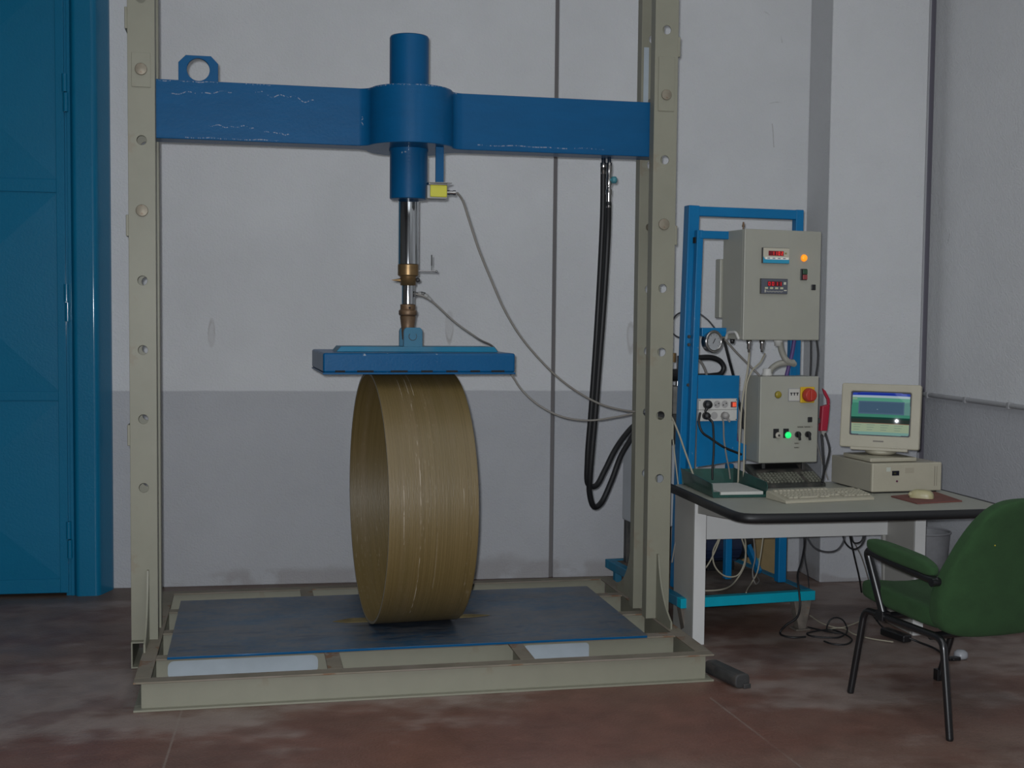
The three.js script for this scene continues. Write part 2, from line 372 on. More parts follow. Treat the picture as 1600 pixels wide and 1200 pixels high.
// ---------------------------------------------------------------- test frame: welded I-beams and channel columns
const BH = 0.119, BW = 0.062;
{
  const t = thing('press_frame', 'tall cream steel test frame of I-beams with drilled columns', 'test frame', PO, PA);
  // I-beam along x, web between wx0 and wx1
  const beamX = (x0, x1, zc, wx0 = x0, wx1 = x1) => [
    rb(x0, x1, BH - 0.008, BH, zc - BW / 2, zc + BW / 2, 0.002), rb(x0, x1, 0, 0.008, zc - BW / 2, zc + BW / 2, 0.002), bx(wx0, wx1, 0.008, BH - 0.008, zc - 0.003, zc + 0.003)];
  const beamZ = (z0, z1, xc, wz0 = z0, wz1 = z1) => [
    rb(xc - BW / 2, xc + BW / 2, BH - 0.008, BH, z0, z1, 0.002), rb(xc - BW / 2, xc + BW / 2, 0, 0.008, z0, z1, 0.002), bx(xc - 0.003, xc + 0.003, 0.008, BH - 0.008, wz0, wz1)];
  // the upper flange of every base beam is a sub-part: it is coated with dust and scuffed
  const beam = (name, g, m) => { const b = part(name, g.slice(1), m, t); part('upper_flange', [g[0]], flangeDust, b).userData.label = 'dusty upper flange'; return b; };
  const XA = -1.137, XB = 1.188;
  beam('base_beam', beamX(XA - BW / 2, XB + BW / 2, 0.612, XA, XB), cream);
  beam('base_beam', beamZ(-0.90, 0.581, XA, -0.9, 0.61), cream);
  beam('base_beam', beamZ(-0.90, 0.581, XB, -0.9, 0.61), cream);
  beam('base_beam', beamX(XA - BW / 2, XB + BW / 2, -0.931, XA, XB), cream);
  for (const zc of [0.29, -0.13, -0.53]) beam('base_beam', beamX(XA + BW / 2, XB - BW / 2, zc), cream);
  for (const xc of [-0.385, 0.415]) beam('base_stringer', beamZ(0.321, 0.581, xc, 0.29, 0.61), cream);
  beam('base_stringer', beamZ(-0.9, -0.561, -0.44, -0.93, -0.53), cream);
  // whitish touched-up paint on the cross beam behind the front one
  part('paint_patch', [ext(roundRect(-1.06, -0.44, 0.022, 0.1, 0.03), 0.0006)], patchPaint, t).position.set(0, 0, 0.2932);
  part('paint_patch', [ext(roundRect(0.46, 0.76, 0.016, 0.098, 0.02), 0.0006)], patchPaint, t).position.set(0, 0, 0.2932);
  // columns: two channels, one behind the other, the beam slides between them
  const CH = 3.95;
  const channel = (front) => {
    const s = shapeOf([[-0.0565, BH], [0.0565, BH], [0.0565, CH], [-0.0565, CH]]);
    for (let i = 0; i < 11; i++) holeIn(s, 0, 0.79 + 0.3 * i, 0.0205);
    const web = ext(s, 0.008, 0.0015);
    const g = [T(web, 0, 0, front - 0.008)];
    for (const k of [-1, 1]) g.push(rb(k > 0 ? 0.0485 : -0.0565, k > 0 ? 0.0565 : -0.0485, BH, CH, front - 0.065, front - 0.006, 0.002));
    return g;
  };
  for (const [xc, side] of [[-1.176, -1], [1.178, 1]]) {
    for (const front of [0, -0.205]) {
      const c = part('column_channel', channel(front), cream, t); c.position.x = xc;
      if (front === 0) {
        part('cover_plate', [rb(-0.039, 0.039, 2.515, side < 0 ? 2.66 : 2.765, 0, 0.005, 0.0015)], cream, c);
        const gf = new THREE.Shape(); gf.moveTo(0, BH); gf.lineTo(0.215, BH); gf.lineTo(0.215, BH + 0.035); gf.quadraticCurveTo(0.055, 0.23, 0.022, 0.43); gf.lineTo(0, 0.43); gf.closePath();
        const g = ext(gf, 0.009, 0.001); g.rotateY(-Math.PI / 2);
        part('gusset', [T(g, (side < 0 ? 0.016 : -0.004) + 0.0045, 0, 0)], cream, c);
      } else {
        const gr = new THREE.Shape(); gr.moveTo(0, BH); gr.lineTo(-0.40, BH); gr.lineTo(-0.40, BH + 0.03); gr.bezierCurveTo(-0.26, 0.17, -0.17, 0.27, -0.15, 0.43); gr.lineTo(-0.1, 0.52); gr.lineTo(0, 0.52); gr.closePath();
        const g = ext(gr, 0.009, 0.001); g.rotateY(-Math.PI / 2);
        part('gusset', [T(g, 0.0045, 0, -0.27)], cream, c);
        if (side > 0) part('paint_patch', [bx(-0.045, -0.020, 2.55, 2.85, -0.205, -0.2044)], patchPaint, c);
      }
    }
    for (const y of side < 0 ? [1.02, 1.925, 2.805, 3.7] : [1.02, 1.94, 2.815, 3.7])
      part('batten_plate', [rb(xc + (side > 0 ? 0.0555 : -0.0675), xc + (side > 0 ? 0.0675 : -0.0555), y - 0.046, y + 0.046, -0.272, -0.0005, 0.003)], cream, t);
  }
  // square tube stub under the overhanging left column
  const st = shapeOf([[-1.231, 0.003], [-1.171, 0.003], [-1.171, BH], [-1.231, BH]]);
  const hole = new THREE.Path(); hole.moveTo(-1.225, 0.009); hole.lineTo(-1.225, BH - 0.006); hole.lineTo(-1.177, BH - 0.006); hole.lineTo(-1.177, 0.009); hole.closePath(); st.holes.push(hole);
  part('support_tube', [T(ext(st, 0.32), 0, 0, -0.29)], cream, t);
}
// pins through the columns
{
  const pinMat = std({ map: painted([0.23, 0.2, 0.15], { vary: 0.25, rust: 0.5, rep: 5 }), roughness: 0.5, metalness: 0.3 });
  const mk = (x, y, label, r, z0) => {
    const [px, py, pz] = at(PO, PA, x, y, 0);
    const t = thing('locking_pin', label, 'pin', [px, py, pz], PA, 'pins through the drilled columns');
    part('shank', [cylZ(0.0195, -0.285, z0, 0, 0, 28)], pinMat, t);
    part('head', [lathe([[0, 0], [r, 0], [r, 0.004], [r * 0.9, 0.0075], [0, 0.0085]], 0, 0, 36).rotateX(Math.PI / 2).translate(0, 0, z0)], pinMat, t);
  };
  mk(-1.176, 2.59, 'steel pin head holding the blue crossbeam in the left column', 0.0255, 0.0055);
  mk(1.178, 2.59, 'steel pin head holding the blue crossbeam in the right column', 0.0245, 0.0055);
  mk(-1.176, 1.99, 'spare pin parked in the left column below the crossbeam', 0.026, 0.001);
  mk(1.178, 1.99, 'spare pin parked in the right column below the crossbeam', 0.0265, 0.001);
}
// crossbeam with a round boss for the cylinder
const BM = -0.136;                                     // middle of the beam, in the press's own z
{
  const t = thing('crossbeam', 'heavy blue crossbeam with bulged middle spanning the two columns', 'crossbeam', PO, PA);
  const side = (s) => {                                // one curved face, s = +1 front, -1 back; returns points left to right
    const pts = []; const R = 0.19, zc = 0.065, f = 0.06, xf = Math.sqrt((R + f) ** 2 - f * f), cx = -0.009;
    pts.push([-1.165, zc]);
    const a0 = Math.atan2(-f, xf);                     // fillet centre is at (xf, zc + f)
    for (let k = 0; k <= 10; k++) { const a = -Math.PI / 2 + (Math.PI / 2 - Math.atan2(f, xf)) * k / 10; pts.push([cx - xf + f * Math.cos(a), zc + f + f * Math.sin(a)]); }
    const b = Math.atan2(f, xf);
    for (let k = 0; k <= 36; k++) { const a = Math.PI - b - (Math.PI - 2 * b) * k / 36; pts.push([cx + R * Math.cos(a), zc + R * Math.sin(a)]); }
    for (let k = 10; k >= 0; k--) { const a = -Math.PI / 2 + (Math.PI / 2 - Math.atan2(f, xf)) * k / 10; pts.push([cx + xf - f * Math.cos(a), zc + f + f * Math.sin(a)]); }
    pts.push([1.165, zc]);
    return pts.map(p => [p[0], p[1] * s]);
  };
  const outline = [...side(1), ...side(-1).reverse()].map(p => [p[0], -(p[1] + BM)]);
  const s = shapeOf(outline.reverse()); holeIn(s, -0.009, -BM, 0.0905);
  part('beam_body', [toCreasedNormals(extUp(s, 2.311, 2.566, 0.004, 12), 0.2)], beamPaint, t);
  const eye = shapeOf([[-1.027, 2.56], [-0.858, 2.56], [-0.858, 2.645], [-0.888, 2.677], [-0.995, 2.677], [-1.027, 2.645]]); holeIn(eye, -0.9425, 2.6165, 0.0485);
  part('lifting_eye', [T(ext(eye, 0.022, 0.002, 32), 0, 0, -0.105)], beamBlue, t);
}
// hydraulic cylinder, rod and fittings
const CX = -0.009;
{
  const o = at(PO, PA, CX, 0, BM);
  const t = thing('hydraulic_cylinder', 'blue hydraulic cylinder with chrome rod hanging through the crossbeam', 'hydraulic cylinder', o, PA);
  part('barrel', [lathe([[0, 2.083], [0.083, 2.083], [0.0865, 2.087], [0.0865, 2.30], [0.0895, 2.302], [0.0895, 2.812], [0.086, 2.82], [0.05, 2.823], [0, 2.823]])], beamBlue, t);
  part('rod', [lathe([[0, 1.786], [0.0465, 1.786], [0.0475, 1.788], [0.0475, 2.09], [0, 2.09]])], chrome, t);
  part('coupling', [lathe([[0, 1.69], [0.036, 1.69], [0.0365, 1.73], [0.047, 1.734], [0.0478, 1.738], [0.0478, 1.782], [0.0465, 1.786], [0, 1.786]])], brassy, t);
  part('sensor_hook', [cylX(0.0035, 0.045, 0.132, 1.756, 0.0, 10), T(new THREE.SphereGeometry(0.006, 12, 8), 0.132, 1.756, 0)], bareSteel, t);
  part('set_screw', [cylX(0.001, -0.076, -0.034, 1.713, 0, 14, 0.0095)], brassy, t);
  part('clamp_knob', [T(new THREE.SphereGeometry(0.011, 16, 12), 0.045, 1.715, 0), cylX(0.005, 0.03, 0.046, 1.715, 0, 10)], darkSteel, t);
}
{
  const o = at(PO, PA, CX, 0, BM);
  const t = thing('load_cell', 'slim chrome load cell screwed between brass coupling and rusty joint', 'load cell', o, PA);
  part('cell_body', [lathe([[0, 1.602], [0.0285, 1.602], [0.0295, 1.604], [0.0295, 1.688], [0.028, 1.69], [0, 1.69]])], chrome, t);
  part('cable_outlet', [cylX(0.009, 0.024, 0.052, 1.65, 0.006, 16), rb(0.026, 0.034, 1.637, 1.663, -0.008, 0.02, 0.002)], darkSteel, t);
  part('strain_relief', [tube([[0.05, 1.651, 0.006], [0.068, 1.650, 0.01], [0.086, 1.640, 0.012]], 0.0105, 16, 10), tube([[0.086, 1.640, 0.012], [0.104, 1.624, 0.012]], 0.0075, 8, 10)], std({ color: rgb(0.24, 0.24, 0.23), roughness: 0.45 }), t);
  part('relief_band', [tube([[0.063, 1.651, 0.0085], [0.073, 1.648, 0.0105]], 0.0112, 8, 10)], blackRubber, t);
}
{
  const o = at(PO, PA, CX, 0, BM);
  const t = thing('swivel_joint', 'rusty brown swivel joint between load cell and loading platen', 'joint', o, PA);
  part('joint_nut', [lathe([[0, 1.545], [0.035, 1.545], [0.0355, 1.6], [0.034, 1.602], [0, 1.602]], 0, 0, 12)], rusty, t);
  part('joint_collar', [lathe([[0, 1.545], [0.038, 1.55], [0.0425, 1.556], [0.0425, 1.572], [0.037, 1.578], [0, 1.578]], 0, 0, 8)], rusty, t);
  part('joint_eye', [lathe([[0, 1.44], [0.026, 1.44], [0.030, 1.49], [0.037, 1.546], [0, 1.546]], 0, 0, 24)], rusty, t);
  part('grub_screw', [cylZ(0.005, 0.030, 0.0365, 0.004, 1.586, 10)], holeDark, t);
}
// loading platen: wide blue box with clevis on top
const PLA = PA + 0.035, PLO = at(PO, PA, 0.004, 0, BM);
{
  const t = thing('loading_platen', 'wide flat blue steel loading box pressing on top of the pipe ring', 'platen', PLO, PLA);
  const hw = 0.428, zf = 0.29;
  part('platen_box', [rb(-hw, hw, 1.300, 1.386, -zf, zf, 0.010, 3)], beamBlue, t);
  part('bottom_plate', [rb(-hw - 0.001, hw + 0.001, 1.2925, 1.301, -zf, zf + 0.002, 0.002)], beamBlue, t);
  const pxs = [[520, 535], [553, 578], [604, 630], [651, 669], [690, 708], [728, 743], [761, 782]];
  for (const [a, b] of pxs) part('weld_gap', [bx(-hw + (a - 502) / 297 * 2 * hw, -hw + (b - 502) / 297 * 2 * hw, 1.3020, 1.3100, zf - 0.004, zf + 0.0012)], holeDark, t);
  const s = shapeOf([[-0.352, 1.386], [0.394, 1.386], [0.376, 1.409], [-0.332, 1.409]]);
  part('spreader_bar', [T(ext(s, 0.20, 0.002), 0, 0, -0.10)], tealBlue, t);
  for (const z of [0.052, -0.076]) {
    const l = new THREE.Shape(); l.moveTo(-0.043, 1.405); l.lineTo(0.043, 1.405); l.lineTo(0.043, 1.475); l.quadraticCurveTo(0.042, 1.49, 0.03, 1.496); l.lineTo(-0.03, 1.496); l.quadraticCurveTo(-0.042, 1.49, -0.043, 1.475); l.closePath();
    part('clevis_plate', [T(ext(l, 0.024, 0.0015), 0, 0, z)], tealBlue, t);
  }
  part('clevis_pin', [cylZ(0.0165, -0.09, 0.0785, -0.002, 1.4555, 28)], tealBlue, t);
  part('pin_seam', [(() => { const g = new THREE.TorusGeometry(0.0175, 0.0016, 8, 32, 4.6); g.rotateZ(2.4); return T(g, -0.002, 1.4555, 0.0765); })()], darkSteel, t);
}
// glass-fibre pipe ring
const RINGTEX = (() => {
  const st = fbm(1024, 2, 128, 5, 131, 0.65), lo = fbm(1024, 4, 6, 5, 137), fl = fbm(1024, 128, 128, 2, 139);
  return tex(1024, (x, y, i) => {
    let c = mix([0.118, 0.081, 0.026], [0.150, 0.104, 0.037], sst(0.3, 0.7, st[i]));
    c = mix(c, [0.17, 0.12, 0.06], 0.45 * sst(0.5, 0.75, lo[i]));
    c = mix(c, [0.115, 0.082, 0.026], 0.4 * sst(0.52, 0.7, lo[(i + 400000) % 1048576]));
    c = mix(c, [0.33, 0.28, 0.2], 0.35 * sst(0.74, 0.84, fl[i]) * sst(0.5, 0.7, lo[(i + 99999) % 1048576]));
    const v = y / 1024, u = x / 1024;
    for (const [vc, u0, u1, amp] of [[0.655, 0.80, 1.0, 1], [0.655, 0, 0.21, 1], [0.84, 0.965, 1, 1], [0.84, 0, 0.035, 1], [0.17, 0, 0.03, 0.7], [0.47, 0.9, 1, 0.4], [0.60, 0.16, 0.22, 0.8], [0.74, 0.15, 0.2, 0.7]]) {
      const w = vc + (lo[x] - 0.5) * 0.05, d = Math.abs(v - w);
      if (u > u0 && u < u1 && d < 0.006) c = mix(c, [0.36, 0.3, 0.22], amp * sst(0.006, 0.0015, d) * sst(0.42, 0.62, lo[(x * 7) % 1024 + 1024 * ((y * 2) % 1024)] * 0.5 + fl[i] * 0.5));
    }
    return c;
  }, {});
})();
{
  const R = 0.5785, th = 0.012, L = 0.385, yaw = PA + 0.065;
  const o = at(PO, PA, 0.0, 0.1335 + R, -0.14);
  const t = thing('pipe_ring', 'large olive brown glass-fibre pipe ring standing on edge under the platen', 'pipe ring', o, yaw);
  const mat = phy({ map: RINGTEX, roughness: 0.5, clearcoat: 0.25, clearcoatRoughness: 0.35, bumpMap: bumpFine, bumpScale: 0.0008 });
  const turnX = g => g.rotateZ(Math.PI / 2);
  const outer = turnX(new THREE.LatheGeometry([[R, L / 2], [R, 0], [R, -L / 2]].map(p => new THREE.Vector2(...p)).reverse(), 160));
  const inner = turnX(new THREE.LatheGeometry([[R - th, L / 2], [R - th, 0], [R - th, -L / 2]].map(p => new THREE.Vector2(...p)), 160));
  part('ring_wall', [outer, inner], mat, t, true);
  const edge = std({ map: painted([0.27, 0.23, 0.16], { vary: 0.2, rep: 5 }), roughness: 0.7 });
  for (const s of [-1, 1]) {
    const g = turnX(new THREE.LatheGeometry([[R - th, -0.001], [R - th + 0.001, 0.001], [R - 0.001, 0.001], [R, -0.001]].map(p => new THREE.Vector2(p[0], p[1] * s + s * L / 2)), 160));
    part('cut_edge', [g], edge, t).userData.label = 'paler sawn edge of the ring';
  }
}
// worn blue floor plate of the press
const PLATETEX = (() => {
  const a = fbm(1024, 3, 6, 6, 151, 0.62), b = fbm(1024, 12, 24, 5, 157, 0.6), f = fbm(1024, 100, 100, 2, 163);
  return tex(1024, (x, y, i) => {
    let c = mix([0.012, 0.06, 0.12], [0.03, 0.095, 0.17], f[i]);
    c = mix(c, [0.12, 0.105, 0.095], 0.72 * sst(0.30, 0.62, a[i] * 0.35 + b[i] * 0.35 + f[i] * 0.3));
    c = mix(c, [0.010, 0.035, 0.075], 0.7 * sst(0.60, 0.68, b[(i + 300000) % 1048576]) * sst(0.5, 0.62, a[(i + 150000) % 1048576]));
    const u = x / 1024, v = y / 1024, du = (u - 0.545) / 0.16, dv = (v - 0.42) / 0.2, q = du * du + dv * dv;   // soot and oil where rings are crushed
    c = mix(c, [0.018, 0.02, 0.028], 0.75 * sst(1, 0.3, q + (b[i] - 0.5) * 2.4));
    return c;
  }, {});
})();
{
  const x0 = -1.06, x1 = 1.018, z0 = -0.682, z1 = 0.338;
  PLATETEX.repeat.set(1 / (x1 - x0), -1 / (z1 - z0)); PLATETEX.offset.set(-x0 / (x1 - x0), z1 / (z1 - z0));
  const t = thing('floor_plate', 'worn blue steel plate lying on the base under the ring', 'plate', PO, PA);
  part('plate_top', [bx(x0, x1, BH + 0.0105, BH + 0.012, z0, z1)], std({ map: PLATETEX, roughness: 0.5, roughnessMap: roughVar, metalness: 0 }), t);
  part('plate_edge', [rb(x0, x1, BH + 0.0002, BH + 0.0106, z0 - 0.0005, z1 + 0.0005, 0.002)], beamBlue, t).userData.label = 'brighter blue edge of the plate';
}
single('packing_strip', 'thin tan packing strip lying under the bottom of the ring', 'strip', [(() => {
  const s = new THREE.Shape(); s.moveTo(-0.35, -0.012); s.lineTo(-0.29, -0.043); s.lineTo(0.1, -0.04); s.lineTo(0.31, -0.034); s.lineTo(0.39, -0.008); s.lineTo(0.3, 0.024); s.lineTo(-0.05, 0.034); s.lineTo(-0.27, 0.036); s.closePath();
  return extUp(s, 0, 0.002, 0.0005);
})()], std({ map: painted([0.18, 0.135, 0.05], { vary: 0.5, rep: 4 }), roughness: 0.8 }), at(PO, PA, 0, BH + 0.0122, -0.15), PA);
// displacement sensor beside the cylinder
{
  const o = at(PO, PA, 0, 0, -0.005);
  const t = thing('displacement_sensor', 'small yellow-fronted displacement sensor on blue bracket beside the cylinder', 'sensor', o, PA);
  part('bracket', [rb(0.096, 0.133, 2.15, 2.3105, -0.006, 0.006, 0.002)], beamBlue, t);
  part('mount_plate', [rb(0.06, 0.168, 2.146, 2.150, -0.055, 0.03, 0.001), rb(0.064, 0.149, 2.139, 2.146, -0.05, 0.014, 0.001)], bareSteel, t);
  part('sensor_case', [rb(0.058, 0.150, 2.078, 2.139, -0.052, 0.008, 0.004)], std({ color: rgb(0.33, 0.33, 0.31), roughness: 0.5 }), t);
  part('front_cover', [rb(0.071, 0.1475, 2.085, 2.139, 0.008, 0.016, 0.004)], std({ color: rgb(0.52, 0.49, 0.022), roughness: 0.45 }), t).userData.label = 'bright yellow front cover';
  part('cable_gland', [cylX(0.0115, 0.149, 0.163, 2.108, -0.01, 6), cylX(0.009, 0.163, 0.178, 2.108, -0.01, 16), cylX(0.012, 0.178, 0.19, 2.108, -0.01, 6)], bareSteel, t);
}
single('wire_stub', 'short dark wire end standing on the hook beside the rod', 'wire', [cyl(0.0028, 0.0028, 0, 0.05, 0, 0, 8), cyl(0.0015, 0.0015, -0.022, 0.0, 0, 0, 8)], darkSteel, at(PO, PA, CX + 0.109, 1.782, BM), PA);
// loose steel bar lying at the right end of the base
single('steel_bar', 'dark grey steel bar lying on the floor at the right end of the base', 'bar', [(() => {
  const s = roundRect(-0.036, 0.036, 0.001, 0.062, 0.026); return T(ext(s, 0.24, 0.006), 0, 0, -0.14);
})(), rb(0.0, 0.035, 0.001, 0.02, 0.1, 0.112, 0.004)], darkSteel, [1.776, 0, 2.155], 0.26);

// ---------------------------------------------------------------- hydraulic trolley
const CO = [1.772, 0, 1.465], CA = 0.13;
const onCart = (x, y, z) => at(CO, CA, x, y, z);
const railTeal = phy({ map: painted([0.003, 0.34, 0.46], { vary: 0.1, chips: 0.4, rep: 1.5, seed: 15 }), roughness: 0.5, specularIntensity: 0.4 });
const cabGrey = phy({ map: painted([0.33, 0.325, 0.275], { vary: 0.05, rep: 1 }), roughness: 0.42, clearcoat: 0.2, clearcoatRoughness: 0.3 });
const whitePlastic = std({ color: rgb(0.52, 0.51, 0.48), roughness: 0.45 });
const beigePlastic = std({ map: painted([0.40, 0.37, 0.285], { vary: 0.05, rep: 3 }), roughness: 0.5, bumpMap: bumpFine, bumpScale: 0.0004 });
{
  const t = thing('hydraulic_trolley', 'blue steel trolley frame with tall posts carrying the control cabinets', 'trolley', CO, CA);
  const W = 0.732, D = 1.014;
  part('front_rail', [rb(0, W, 0.152, 0.2, -0.045, 0, 0.004)], railTeal, t);
  part('rear_rail', [rb(0, W, 0.152, 0.2, -D, -D + 0.045, 0.004)], tealBlue, t);
  part('side_rail', [rb(0, 0.045, 0.152, 0.2, -D + 0.045, -0.045, 0.004)], tealBlue, t);
  part('side_rail', [rb(W - 0.045, W, 0.152, 0.2, -D + 0.045, -0.045, 0.004)], tealBlue, t);
  part('deck_plate', [bx(0.045, W - 0.045, 0.186, 0.196, -D + 0.045, -0.045)], std({ map: painted([0.085, 0.062, 0.048], { vary: 0.5, dust: 0.4, rep: 2 }), roughness: 0.85 }), t);
  const foot = (x, z) => {
    const s = shapeOf([[-0.05, 0.152], [0.05, 0.152], [0.018, 0], [-0.018, 0]]);
    const f = part('foot', [T(ext(s, 0.05, 0.003), x, 0, z - 0.025), rb(x - 0.04, x + 0.04, 0, 0.008, z - 0.035, z + 0.035, 0.002)], std({ map: painted([0.14, 0.12, 0.10], { vary: 0.4, rust: 0.4, rep: 5 }), roughness: 0.75 }), t);
    return f;
  };
  foot(W - 0.06, -0.04); foot(0.06, -0.05); foot(W - 0.06, -D + 0.06);
  part('rear_leg', [rb(0.045, 0.085, 0, 0.152, -D + 0.01, -D + 0.045, 0.003)], tealBlue, t);
  const sq = (x, y0, y1, z, w = 0.05, m = cartBlue) => part('post', [rb(x - w / 2, x + w / 2, y0, y1, z - w / 2, z + w / 2, 0.005)], m, t);
  const lean = (m, x) => { m.geometry.translate(-x, -0.2, 0); m.position.set(x, 0.2, 0); m.rotation.z = -0.022; return m; };   // the posts lean a little
  lean(sq(0.093, 0.2, 2.108, -0.245, 0.06), 0.093);
  sq(0.722, 0.75, 2.106, -0.24, 0.044);
  sq(0.664, 0.2, 0.80, -0.235, 0.046);
  part('post_joint', [rb(0.641, 0.744, 0.75, 0.80, -0.262, -0.214, 0.003)], cartBlue, t);
  part('top_bar', [rb(0.150, 0.702, 2.056, 2.104, -0.262, -0.218, 0.005)], cartBlue, t);
  sq(0.438, 0.196, 0.80, -0.385, 0.036);
  part('brace', [(() => { const g = rb(-0.012, 0.012, 0, 0.285, -0.02, 0.02, 0.003); g.rotateX(-0.84); return T(g, 0.664, 0.2, -0.46); })()], cartBlue, t);
  // inner frame bolted in front of the tall one
  const inner = part('inner_frame', [rb(0.131, 0.165, 0.80, 1.985, -0.213, -0.178, 0.004).translate(-0.13, -0.8, 0).rotateZ(-0.022).translate(0.108, 0.8, 0), rb(0.15, 0.70, 1.943, 1.982, -0.21, -0.175, 0.004),
    rb(0.17, 0.70, 1.462, 1.505, -0.21, -0.18, 0.004), rb(0.66, 0.70, 1.2, 1.943, -0.21, -0.175, 0.004)], cartBlue, t);
  part('frame_spacer', [rb(0.128, 0.136, 1.92, 1.95, -0.215, -0.19, 0.001)], holeDark, inner);
  for (const y of [1.46, 1.42, 1.22]) part('bolt', [cylZ(0.009, -0.2155, -0.209, 0.116, y, 6), cylZ(0.006, -0.211, -0.204, 0.116, y, 12)], darkSteel, t);
  part('socket_panel', [ext(shapeOf([[0.150, 0.815], [0.42, 0.845], [0.42, 0.92], [0.368, 0.94], [0.376, 1.268], [0.150, 1.272]]), 0.004).translate(0, 0, -0.175)], cartBlue, t);
}
// pressure gauge on the lower bar
{
  const t = thing('pressure_gauge', 'round chrome-rimmed pressure gauge between blue post and upper cabinet', 'gauge', onCart(0.226, 1.437, -0.17), CA + 0.25);
  const R = new THREE.Group();
  part('gauge_case', [lathe([[0, -0.035], [0.046, -0.035], [0.05, -0.03], [0.05, 0], [0.0555, 0.002], [0.0565, 0.008], [0.052, 0.015], [0.042, 0.012], [0.0415, 0.006]], 0, 0, 48).rotateX(Math.PI / 2)], bareSteel, t);
  part('gauge_dial', [cylZ(0.0418, 0.0, 0.0065, 0, 0, 40)], std({ color: rgb(0.34, 0.35, 0.36), roughness: 0.4 }), t);
  part('gauge_needle', [(() => { const g = bx(-0.0018, 0.0018, -0.01, 0.017, 0.0068, 0.0078); g.rotateZ(-0.55); return g; })()], holeDark, t);
  for (let k = 0; k < 9; k++) { const a = -2.2 + k * 0.55; part('scale_mark', [T(bx(-0.0009, 0.0009, 0.031, 0.037, 0, 0.0004).rotateZ(a), 0, 0, 0.0066)], darkSteel, t); }
}
// cabinets -----------------------------------------------------------------
const UC = [2.293, 1.448, 1.36], UA = 0.2;
const onUp = (x, y, z) => at(UC, UA, x, y, z);
function digits(text, w, h, on, dim) {                 // seven-segment display as a glowing print
  const c = document.createElement('canvas'); c.width = w; c.height = h; const g = c.getContext('2d');
  g.fillStyle = dim; g.fillRect(0, 0, w, h);
  const seg = { 0: 'abcdef', 1: 'bc', 2: 'abged', 3: 'abgcd', 4: 'fgbc', 5: 'afgcd', 6: 'afgedc', 7: 'abc', 8: 'abcdefg', 9: 'abcdfg', '-': 'g', ' ': '' };
  const cw = w / text.length, dw = cw * 0.56, dh = h * 0.72, y0 = h * 0.14, t = h * 0.11;
  [...text].forEach((ch, i) => {
    const x = cw * i + cw * 0.22, R = { a: [x, y0, dw, t], d: [x, y0 + dh - t, dw, t], g: [x, y0 + dh / 2 - t / 2, dw, t], f: [x, y0, t, dh / 2], e: [x, y0 + dh / 2, t, dh / 2], b: [x + dw - t, y0, t, dh / 2], c: [x + dw - t, y0 + dh / 2, t, dh / 2] };
    g.fillStyle = on; for (const k of seg[ch] || '') g.fillRect(...R[k]);
  });
  const tx = new THREE.CanvasTexture(c); tx.colorSpace = THREE.SRGBColorSpace; return tx;
}
function canvasTex(w, h, draw) { const c = document.createElement('canvas'); c.width = w; c.height = h; const g = c.getContext('2d'); draw(g, w, h); const t = new THREE.CanvasTexture(c); t.colorSpace = THREE.SRGBColorSpace; return t; }
function face(w, h, x, y, z) { return T(new THREE.PlaneGeometry(w, h), x, y, z); }
const glowMat = (map, k) => std({ color: 0x111111, emissive: 0xffffff, emissiveMap: map, emissiveIntensity: k, roughness: 0.3 });
